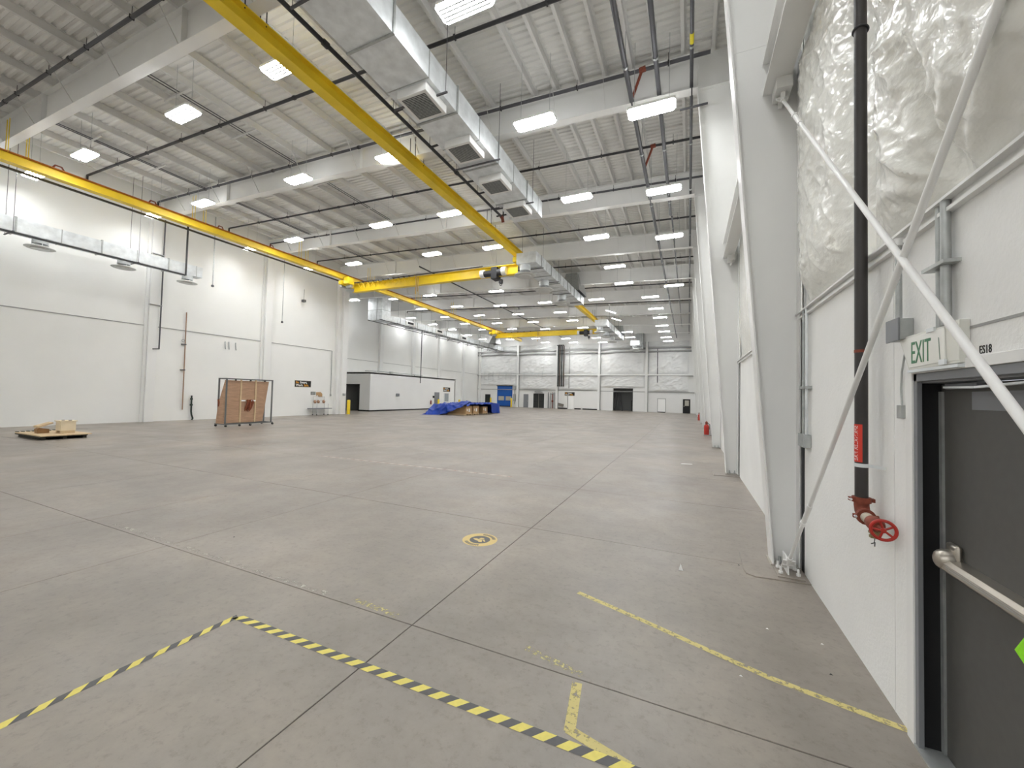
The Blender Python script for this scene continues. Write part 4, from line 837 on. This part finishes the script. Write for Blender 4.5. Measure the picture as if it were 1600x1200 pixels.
# rolling rack with plywood panel
t = thing('rolling_rack', 'grey wheeled tube rack holding a plywood panel', 'rack', (-21.3, 13.2, 0))
RX0, RX1, RY0, RY1, RZ = -21.62, -21.0, 12.0, 14.35, 2.44
for x in (RX0, RX1):
    for y in (RY0, RY1): obj('post', MB().box(x-.028, x+.028, y-.028, y+.028, .12, RZ), RACKG, t)
    obj('top_rail', MB().box(x-.025, x+.025, RY0, RY1, RZ-.05, RZ), RACKG, t); obj('base_rail', MB().box(x-.025, x+.025, RY0-.05, RY1+.1, .1, .15), RACKG, t)
for y in (RY0, RY1):
    obj('end_rail', MB().box(RX0, RX1, y-.025, y+.025, RZ-.05, RZ), RACKG, t); obj('end_rail', MB().box(RX0-.2, RX1+.1, y-.03, y+.03, .1, .15), RACKG, t)
for x, y in ((RX0-.15, RY0), (RX1+.06, RY0), (RX1+.06, RY1+.05), (RX0-.15, RY1), (RX1+.06, 13.2), (RX1, 12.7)):
    w = obj('caster', MB().tube([(x-.03, y, .05), (x+.03, y, .05)], .05, 12), RUBBER, t); obj('caster_fork', MB().box(x-.04, x+.04, y-.02, y+.02, .05, .11), RACKG, w)
pn = obj('plywood_panel', MB().prism([(11.98, .17), (13.95, .19), (14.24, 2.34), (12.0, 2.34)], 'x', -21.16, -21.13), PLY, t)
obj('side_panel', MB().add([(-21.14, 12.0, .15), (-21.6, 11.9, .15), (-21.56, 11.95, 1.1), (-21.16, 12.0, 2.3), (-21.12, 12.03, .15), (-21.58, 11.93, .15), (-21.54, 11.98, 1.1), (-21.14, 12.03, 2.3)], [(0, 1, 2, 3), (7, 6, 5, 4), (0, 4, 5, 1), (1, 5, 6, 2), (2, 6, 7, 3), (3, 7, 4, 0)]), PLY, t)
for y in (12.76, 13.52): obj('batten', MB().box(-21.13, -21.09, y-.035, y+.035, .18, 2.42), PINE, pn)
obj('white_cleat', MB().box(-21.09, -21.05, 12.78, 12.98, 1.27, 1.34), WHITEP, pn); obj('white_cleat', MB().box(-21.09, -21.05, 13.3, 13.5, 1.27, 1.34), WHITEP, pn)
for y in (12.45, 13.2, 13.95): obj('hook', MB().box(-21.1, -21.0, y-.02, y+.02, 2.33, 2.41), BLACKP, t)
t2 = thing('strap_bundle', 'bundle of brown straps hanging on the plywood panel', 'straps', (-21.05, 13.15, 1.1))
for k in range(7):
    a = random.uniform(-.5, .5); y = 13.05+k*.045; z0 = random.uniform(.72, .98)
    pts = [(-21.08+.05*math.sin(u*.7+k), y+a*.16*(u-3)/3+.03*math.sin(u+k), 1.36-(1.36-z0)*u/6) for u in range(7)]
    obj('strap', MB().tube(pts, [.02, .045, .055, .05, .05, .04, .02], 7), LEATHER, t2)
single('strap_bundle', MB().tube([(-21.55, 11.96, 1.35), (-21.5, 11.97, 1.2), (-21.52, 11.96, 1.0)], [.05, .06, .03], 7), LEATHER, 'small brown strap hanging at the rack left post', 'straps')

def wall_sign(label, o, xd, w, h, depth_dir):
    t = thing('safety_sign', label, 'sign', o)
    X = Vector(xd); Z = Vector((0, 0, 1)); D = Vector(depth_dir); O = Vector(o)
    def bx(a0, a1, b0, b1, c0, c1):
        vs = [O+X*a+Z*b+D*c for c in (c0, c1) for b in (b0, b1) for a in (a0, a1)]
        return MB().add(vs, [(0, 2, 3, 1), (4, 5, 7, 6), (0, 1, 5, 4), (2, 6, 7, 3), (0, 4, 6, 2), (1, 3, 7, 5)])
    obj('board', bx(-.03, w+.03, -.03, h+.03, 0, .02), SIGNW, t); obj('face', bx(0, w, 0, h, .02, .024), SIGNK, t)
    f = .0265
    def tx(s, a, b, sz, m_): text('lettering', s, sz, O+X*a+Z*b+D*f, X, Z, m_, t, bold=.006)
    k = h/.48
    tx('Be', .08*k, .27*k, .24*k, SIGNO); tx('Smart,', .42*k, .27*k, .24*k, WHITEP); tx('Work', .08*k, .06*k, .24*k, WHITEP); tx('Safe.', .76*k, .06*k, .24*k, SIGNO)
    return t
wall_sign('black Be Smart Work Safe sign on the left wall', (XL, 20.17, 2.18), (0, 1, 0), 1.38, .48, (1, 0, 0))
wall_sign('black Be Smart Work Safe sign on the office box', (OX, 42.25, 2.22), (0, 1, 0), 1.6, .54, (1, 0, 0))
wall_sign('black Be Smart Work Safe sign on the far wall', (-18.0, YF-.12, 2.13), (1, 0, 0), 1.6, .55, (0, -1, 0))

# tool cart against left wall
t = thing('wire_cart', 'light wire tool cart with a grey shelf against left wall', 'cart', (-26.5, 22.2, 0))
for y in (21.7, 22.75):
    for x in (-26.85, -26.4): obj('leg', MB().tube([(x, y, .05), (x, y, 1.45 if x < -26.6 else .9)], .014, 6), GALV_D, t)
obj('shelf', MB().box(-26.9, -26.3, 21.25, 23.05, .5, .55), FRAMEG, t)
obj('back_rail', MB().tube([(-26.85, 21.7, 1.45), (-26.85, 22.75, 1.45)], .012, 6).tube([(-26.85, 21.7, 1.15), (-26.85, 22.75, 1.15)], .012, 6), GALV_D, t)
for y in (21.7, 22.75):
    for x in (-26.85, -26.4): obj('caster', MB().tube([(x-.02, y, .04), (x+.02, y, .04)], .04, 8), RUBBER, t)
for k, y in enumerate((21.75, 22.05, 22.55)):
    single('rag_bundle', MB().tube([(-26.75, y, 1.17), (-26.7, y+.02, 1.05), (-26.72, y+.04, .95)], [.06, .12, .08], 8), mat('tan_rag', (170, 134, 110), .8, noise_amt=.2, nscale=9), f'tan rag bundle hanging on the wire cart, {["left", "middle", "right"][k]}', 'rags', 'rags on the wire cart')
single('poster', MB().box(-26.99, -26.975, 21.58, 22.0, 1.58, 1.84), mat('grey_photo_print', (140, 142, 140), .5, noise_amt=.5, nscale=6), 'grey picture poster above the wire cart', 'poster')
single('cardboard_sheet', MB().prism([(22.07, 1.8), (22.45, 1.82), (22.62, 1.68), (22.62, 1.45), (22.3, 1.45), (22.2, 1.6), (22.07, 1.5)], 'x', -26.985, -26.955), CARD, 'torn brown cardboard sheet above the wire cart', 'cardboard')
# pole, stub pipe, hooks, pendants, conduits
t = thing('wall_pole', 'thin copper coloured vertical pole on left wall', 'pole', (-26.92, 13.0, .62))
obj('pole', MB().tube([(-26.9, 13.02, .62), (-26.9, 13.0, 6.32)], .028, 8), COPPER, t)
for z in (2.94, 4.43): obj('bracket', MB().box(-27, -26.87, 12.85, 13.06, z-.03, z+.03), DARKP, t)
obj('hook', MB().ring((-26.9, 12.9, 4.65), .07, .015, 12, 6, (1, 0, 0)), GALV_D, t)
single('drain_stub', MB().tube([(-26.9, 13.46, 1.45), (-26.9, 13.47, .5), (-26.9, 13.5, .3), (-26.86, 13.55, .1), (-26.86, 13.5, .02)], .045, 8).tube([(-26.9, 13.46, .85), (-26.9, 13.46, .95)], .075, 8).tube([(-26.9, 13.46, 1.2), (-26.9, 13.46, 1.3)], .07, 8), mat('dark_green_pipe', (46, 58, 52), .5), 'short dark green drain pipe low on the left wall', 'pipe')
for k, y in enumerate((15.2, 15.42, 15.84)):
    single('wall_hook', MB().tube([(-26.97, y, 4.9), (-26.9, y-.04, 4.8), (-26.9, y-.02, 4.55), (-26.95, y+.03, 4.43)], .03, 6), GALV_D, f'small curved metal hook high on left wall, {["leftmost", "middle", "rightmost"][k]} of three', 'hook', 'hooks on the left wall')
for k, (y, z0) in enumerate(((14.08, 8.14), (18.63, 6.75))):
    t = thing('hanging_cable', ['thin grey drop cable with end knob, beside the left duct', 'thin grey drop cable with end knob, nearer the corner column'][k], 'cable', (-26.5, y, z0), 'drop cables on the left')
    obj('cable', MB().tube([(-26.5, y, z0+.05), (-26.5, y, zb(-26.5)+1.0)], .03 if k == 0 else .022, 6), GALV_D, t); obj('knob', MB().lathe((-26.5, y, z0), [(0, -.08), (.07, -.05), (.08, .0), (.06, .06), (0, .09)], 10), DARKP, t)
t = thing('wall_conduit', 'dark conduit running down the second left wall pilaster', 'conduit', (-26.65, 11.64, 4))
obj('conduit', MB().tube([(-26.68, 11.68, 4.02), (-26.68, 11.68, 11.2)], .035, 8), DARKP, t); obj('foot', MB().tube([(-26.68, 11.7, 4.02), (-26.68, 11.4, 3.98)], .03, 8), DARKP, t)
for z in (6.4, 9.2): obj('strap', MB().box(-26.99, -26.64, 11.2, 11.72, z-.02, z+.02), TRIMG, t)
single('wall_conduit', MB().tube([(-26.95, 23.4, 5.24), (-26.95, 23.42, 1.5)], .03, 8).tube([(-26.95, 23.42, 1.5), (-26.95, 23.42, 1.66)], .06, 8), GALV_D, 'light conduit dropping beside the left corner column', 'conduit')
single('wall_speaker', MB().box(-26.85, -26.6, 20.35, 20.55, 8.62, 8.8).tube([(-26.72, 20.45, 8.8), (-26.72, 20.45, 9.6)], .01, 5), DARKP, 'small grey box hanging high near the left corner column', 'box')
single('wall_box', MB().box(-26.99, -26.9, 16.9, 17.1, .5, .62), GALV_D, 'small socket box low on wall right of the rack', 'electrical box')
single('wall_box', MB().box(-26.4, -26.3, 24.15, 24.35, 1.55, 1.75), GALV_D, 'small grey switch box on the corner column', 'electrical box')

# bollards
def bollard(x, y, h, label):
    t = thing('bollard', label, 'bollard', (x, y, 0), 'yellow bollards')
    obj('post', MB().lathe((x, y, 0), [(.13, .02), (.13, h-.06), (.11, h-.02), (.05, h), (0, h)], 16), BOLL, t); obj('base_ring', MB().lathe((x, y, 0), [(.19, 0), (.19, .025), (.13, .025)], 16), GALV_D, t)
bollard(-25.95, 24.4, 1.22, 'yellow bollard beside the left corner column')
bollard(-28.2, 40.6, 1.25, 'yellow bollard in front of the office door')
bollard(-28.3, 45.6, 1.2, 'yellow bollard at far end of the office box')
bollard(-30.75, 59.6, 1.5, 'yellow bollard left of the blue roll-up door')
bollard(-26.9, 59.6, 1.5, 'yellow bollard right of the blue roll-up door')
# office fittings
single('wall_box', MB().box(OX, OX+.06, 33.4, 33.9, 1.53, 1.84), FRAMEG, 'small grey notice box on the office side wall', 'box')
single('wall_box', MB().box(OX, OX+.1, 40.05, 40.3, 1.4, 1.65), BLACK, 'small black box left of the office door', 'box')
single('fire_extinguisher', MB().lathe((OX+.1, 39.6, 0), [(0, .6), (.08, .62), (.08, 1.0), (.03, 1.08), (.03, 1.15), (0, 1.15)], 10), RUST, 'rust red extinguisher hanging on the office side wall', 'fire extinguisher')
single('office_pipe', MB().tube([(OX-.5, 31, OZ+.2), (OX-.5, 38.5, OZ+.2)], .05, 8).tube([(OX-.6, 31, OZ+.2), (OX-1.9, 30.8, OZ+.25)], .04, 8).box(OX-.7, OX-.4, 33, 33.3, OZ+.05, OZ+.3).box(OX-.55, OX-.45, 37, 37.1, OZ+.05, OZ+.2), GALV_D, 'grey pipework lying along the office box roof', 'pipe')

# ------------------------------------------------------------------ tarped pallets
def carton(x0, x1, y0, y1, z1, label):
    t = thing('carton_pallet', label, 'pallet', ((x0+x1)/2, (y0+y1)/2, 0), 'cartons on pallets')
    obj('carton', MB().box(x0, x1, y0, y1, .14, z1), CARD, t)
    for k in range(3): obj('pallet_block', MB().box(x0, x1, y0+(y1-y0-.12)*k/2, y0+(y1-y0-.12)*k/2+.12, 0, .1), PINE, t)
    obj('pallet_deck', MB().box(x0-.02, x1+.02, y0-.02, y1+.02, .1, .14), PINE, t)
    c = (y0+y1)/2; obj('carton_label', MB().box(x1, x1+.006, c-.05, c+.18, .32, .62), WHITEP, t); obj('carton_label', MB().box(x1, x1+.006, c-.35, c-.25, .4, .6), WHITEP, t)
carton(-20.5, -18.4, 30.8, 31.9, .84, 'wide cardboard carton on pallet, nearest under the tarp')
carton(-19.6, -18.4, 32.15, 33.2, .86, 'cardboard carton on pallet, second under the tarp')
carton(-19.6, -18.55, 34.3, 35.3, .74, 'cardboard carton on pallet, farthest under the tarp')
t = thing('tarp_pile', 'crumpled blue tarpaulin draped over palleted cartons', 'tarpaulin', (-20, 33, 0))
TX0, TX1, TY0, TY1 = -22.2, -18.28, 30.55, 37.4
def smooth(a): a = min(max(a, 0), 1); return a*a*(3-2*a)
def ridge(x, y, f, sd): return max(0, 1-2.2*abs(noise.noise(Vector((x*f+y*f*.45, y*f*.55-x*f*.3, sd)))))**2
def ztop(x, y):
    return .88+.26*smooth((y-30.5)/.5)*smooth((x+20.3)/1.6)*smooth((32.8-y)/1.2)+.08*smooth((y-31)/1.)-.10*smooth((y-35)/2.)+.13*ridge(x, y, 1.1, 1.7)+.06*ridge(x, y, 2.6, 5.)
nu, nv = 90, 110; vs = []
for j in range(nv+1):
    y = TY0+(TY1-TY0)*j/nv
    for i in range(nu+1):
        x = TX0+(TX1-TX0)*i/nu; e = smooth((x-TX0)/.5)*smooth((TY1-y)/.35)
        vs.append((x+.06*noise.noise(Vector((x*2, y*2, 3))), y, max(.012, ztop(x, y)*e)))
obj('sheet_top', MB().add(vs, [(j*(nu+1)+i, j*(nu+1)+i+1, (j+1)*(nu+1)+i+1, (j+1)*(nu+1)+i) for j in range(nv) for i in range(nu)], 0, True), TARP, t)
# front drape facing the camera: reaches the floor on the left, lifts towards the carton corner
vs = []; nd = 26
for i in range(nu+1):
    x = TX0+(TX1-TX0)*i/nu; e = smooth((x-TX0)/.5); zt = max(.012, ztop(x, TY0)*e); lo = .8*smooth((x+21.0)/2.9)
    for k in range(nd+1):
        u = k/nd; z = zt+(min(lo, zt-.02)-zt)*u
        out = u*(1.1*smooth((-19.8-x)/2.)+.22)+.16*ridge(x*1.2, z*1.5, 1.5, 9.)*min(1, u*3)+.06*math.sin(x*7+z*5)*min(1, u*3)
        vs.append((x+.25*u*noise.noise(Vector((x, u*2, 7))), TY0-out, max(.012, z)))
obj('sheet_front', MB().add(vs, [(i*(nd+1)+k, i*(nd+1)+k+1, (i+1)*(nd+1)+k+1, (i+1)*(nd+1)+k) for i in range(nu) for k in range(nd)], 0, True), TARP, t)
# hanging front edge (facing the hall) with varying drop
vs = []; ny, nd = 110, 10
for j in range(ny+1):
    y = 30.6+(TY1-30.6)*j/ny
    zt = .90+.22*smooth((y-30.2)/1.3)-.12*smooth((y-35)/2.)
    drop = .16+.10*noise.noise(Vector((y*1.4, 2, 2)))+(.85*smooth((y-35.0)/.6))
    for k in range(nd+1):
        u = k/nd
        vs.append((TX1+.03+.10*u+.08*u*math.sin(y*5+math.sin(y*2)*2), y+.04*noise.noise(Vector((y*3, u*2, 1))), max(.015, zt+.06-drop*u+.03*noise.noise(Vector((y*4, u, 6))))))
obj('sheet_side', MB().add(vs, [(j*(nd+1)+k, j*(nd+1)+k+1, (j+1)*(nd+1)+k+1, (j+1)*(nd+1)+k) for j in range(ny) for k in range(nd)], 0, True), TARP, t)

# ------------------------------------------------------------------ far wall fittings
for k, x in enumerate((-19.05, -18.75, -18.45, -18.12)):
    t = single('riser_pipe', MB().tube([(x-.25, YF-.68, 10.15), (x-.06, YF-.66, 10.12), (x, YF-.64, 9.95), (x, YF-.64, 3.6)], .085, 10).tube([(x, YF-.64, 3.55), (x, YF-.64, 3.75)], .11, 10).box(x-.04, x+.04, YF-.64, YF-.3, 5.4, 5.48), mat('riser_black', (34, 40, 38), .5) if k % 2 == 0 else mat('riser_brown', (74, 62, 54), .55), f'dark vertical pipe bundle member on far wall, {["leftmost", "second from left", "third from left", "rightmost"][k]}', 'pipe', 'dark riser pipes')
single('wall_conduit', MB().tube([(-4.15, YF-.26, 9.3), (-4.12, YF-.26, 4.3)], .05, 8), DARKP, 'dark vertical conduit on right end of far wall', 'conduit')
single('wall_conduit', MB().tube([(-17.3, YF-.3, 9.8), (-17.3, YF-.3, 3.3)], .07, 8), TRIMG, 'light vertical conduit right of the dark pipe bundle', 'conduit')
t = thing('pipe_rail', 'thin pipe rail with drop brackets above the blue door', 'rail', (-30, YF-.4, 5.6))
obj('rail', MB().tube([(-33.2, YF-.4, 5.6), (-20.0, YF-.4, 5.6)], .04, 6), GALV_D, t)
for x in (-32.4, -31.6, -30.8, -29.6, -28.3, -27.4, -25, -21.8): obj('bracket', MB().tube([(x, YF-.4, 6.0), (x, YF-.4, 4.5)], .025, 6).box(x-.02, x+.02, YF-.4, YF, 5.58, 5.62), GALV_D, t)
t = thing('control_panel', 'grey control cabinets stacked right of the blue door', 'cabinet', (-26.75, YF-.2, 0))
obj('upper_cabinet', MB().box(-27.05, -26.5, YF-.35, YF, 3.0, 3.6), GALV_D, t); obj('lower_cabinet', MB().box(-26.95, -26.5, YF-.35, YF, 1.0, 2.2), GALV_D, t); obj('conduit', MB().tube([(-26.72, YF-.2, .5), (-26.72, YF-.2, 3.0)], .06, 8), GALV_D, t)
t = thing('valve_cluster', 'rusty pipe and valve cluster beside the double doors', 'pipes', (-20, YF-.3, 0))
for k, x in enumerate((-20.35, -20.0, -19.75)): obj('pipe', MB().tube([(x, YF-.25, 0), (x, YF-.25, 2.5+.1*k)], .07, 8), [TRIMG, RUST, GALV_D][k], t)
obj('cross_pipe', MB().tube([(-20.4, YF-.3, 2.3), (-19.6, YF-.3, 2.5)], .08, 8), GALV_D, t); obj('valve', MB().lathe((-20.0, YF-.3, 0), [(0, 1.0), (.15, 1.05), (.15, 1.3), (0, 1.35)], 8), RUST, t)
single('floor_standpipe', MB().tube([(-20.75, YF-.2, 0), (-20.75, YF-.2, 2.6)], .06, 8), DARKP, 'dark upright pipe right of the black double doors', 'pipe')
single('bin_rack', MB().prism([(-19.0, .95), (-18.1, .75), (-18.2, .35), (-18.9, .5)], 'y', YF-.5, YF-.18), mat('bin_grey', (120, 116, 108), .6, noise_amt=.4, nscale=8), 'grey wall bin on low enclosure left of white door', 'bin')
t = thing('step_ladder', 'dark A-frame step ladder standing in the far opening', 'ladder', (-9.7, YF+.8, 0))
for s in (-1, 1):
    for y in (-.3, .3): obj('rail', MB().bar((-9.8+s*.15, YF+.9+y*.4, 2.7), (-9.75+s*.55, YF+.9+y, 0), .06, .06), BLACKP, t)
for k in range(7): z = .35+k*.33; w = .3*(1-z/3); obj('step', MB().box(-9.75-.55+.15*z, -9.75-.45+.15*z, YF+.9-w, YF+.9+w, z, z+.03), BLACKP, t)
obj('top_cap', MB().box(-10.3, -9.55, YF+.75, YF+1.05, 2.68, 2.78), BLACKP, t)
single('shelf_unit', MB().box(-7.9, -7.55, YF+1, YF+1.6, 0, .05).box(-7.9, -7.55, YF+1, YF+1.6, .8, .85).box(-7.9, -7.55, YF+1, YF+1.6, 1.55, 1.6).box(-7.9, -7.85, YF+1, YF+1.05, 0, 1.6).box(-7.6, -7.55, YF+1, YF+1.05, 0, 1.6).box(-7.9, -7.85, YF+1.55, YF+1.6, 0, 1.6).box(-7.6, -7.55, YF+1.55, YF+1.6, 0, 1.6), BLACKP, 'small dark shelf unit inside the far opening', 'shelf')
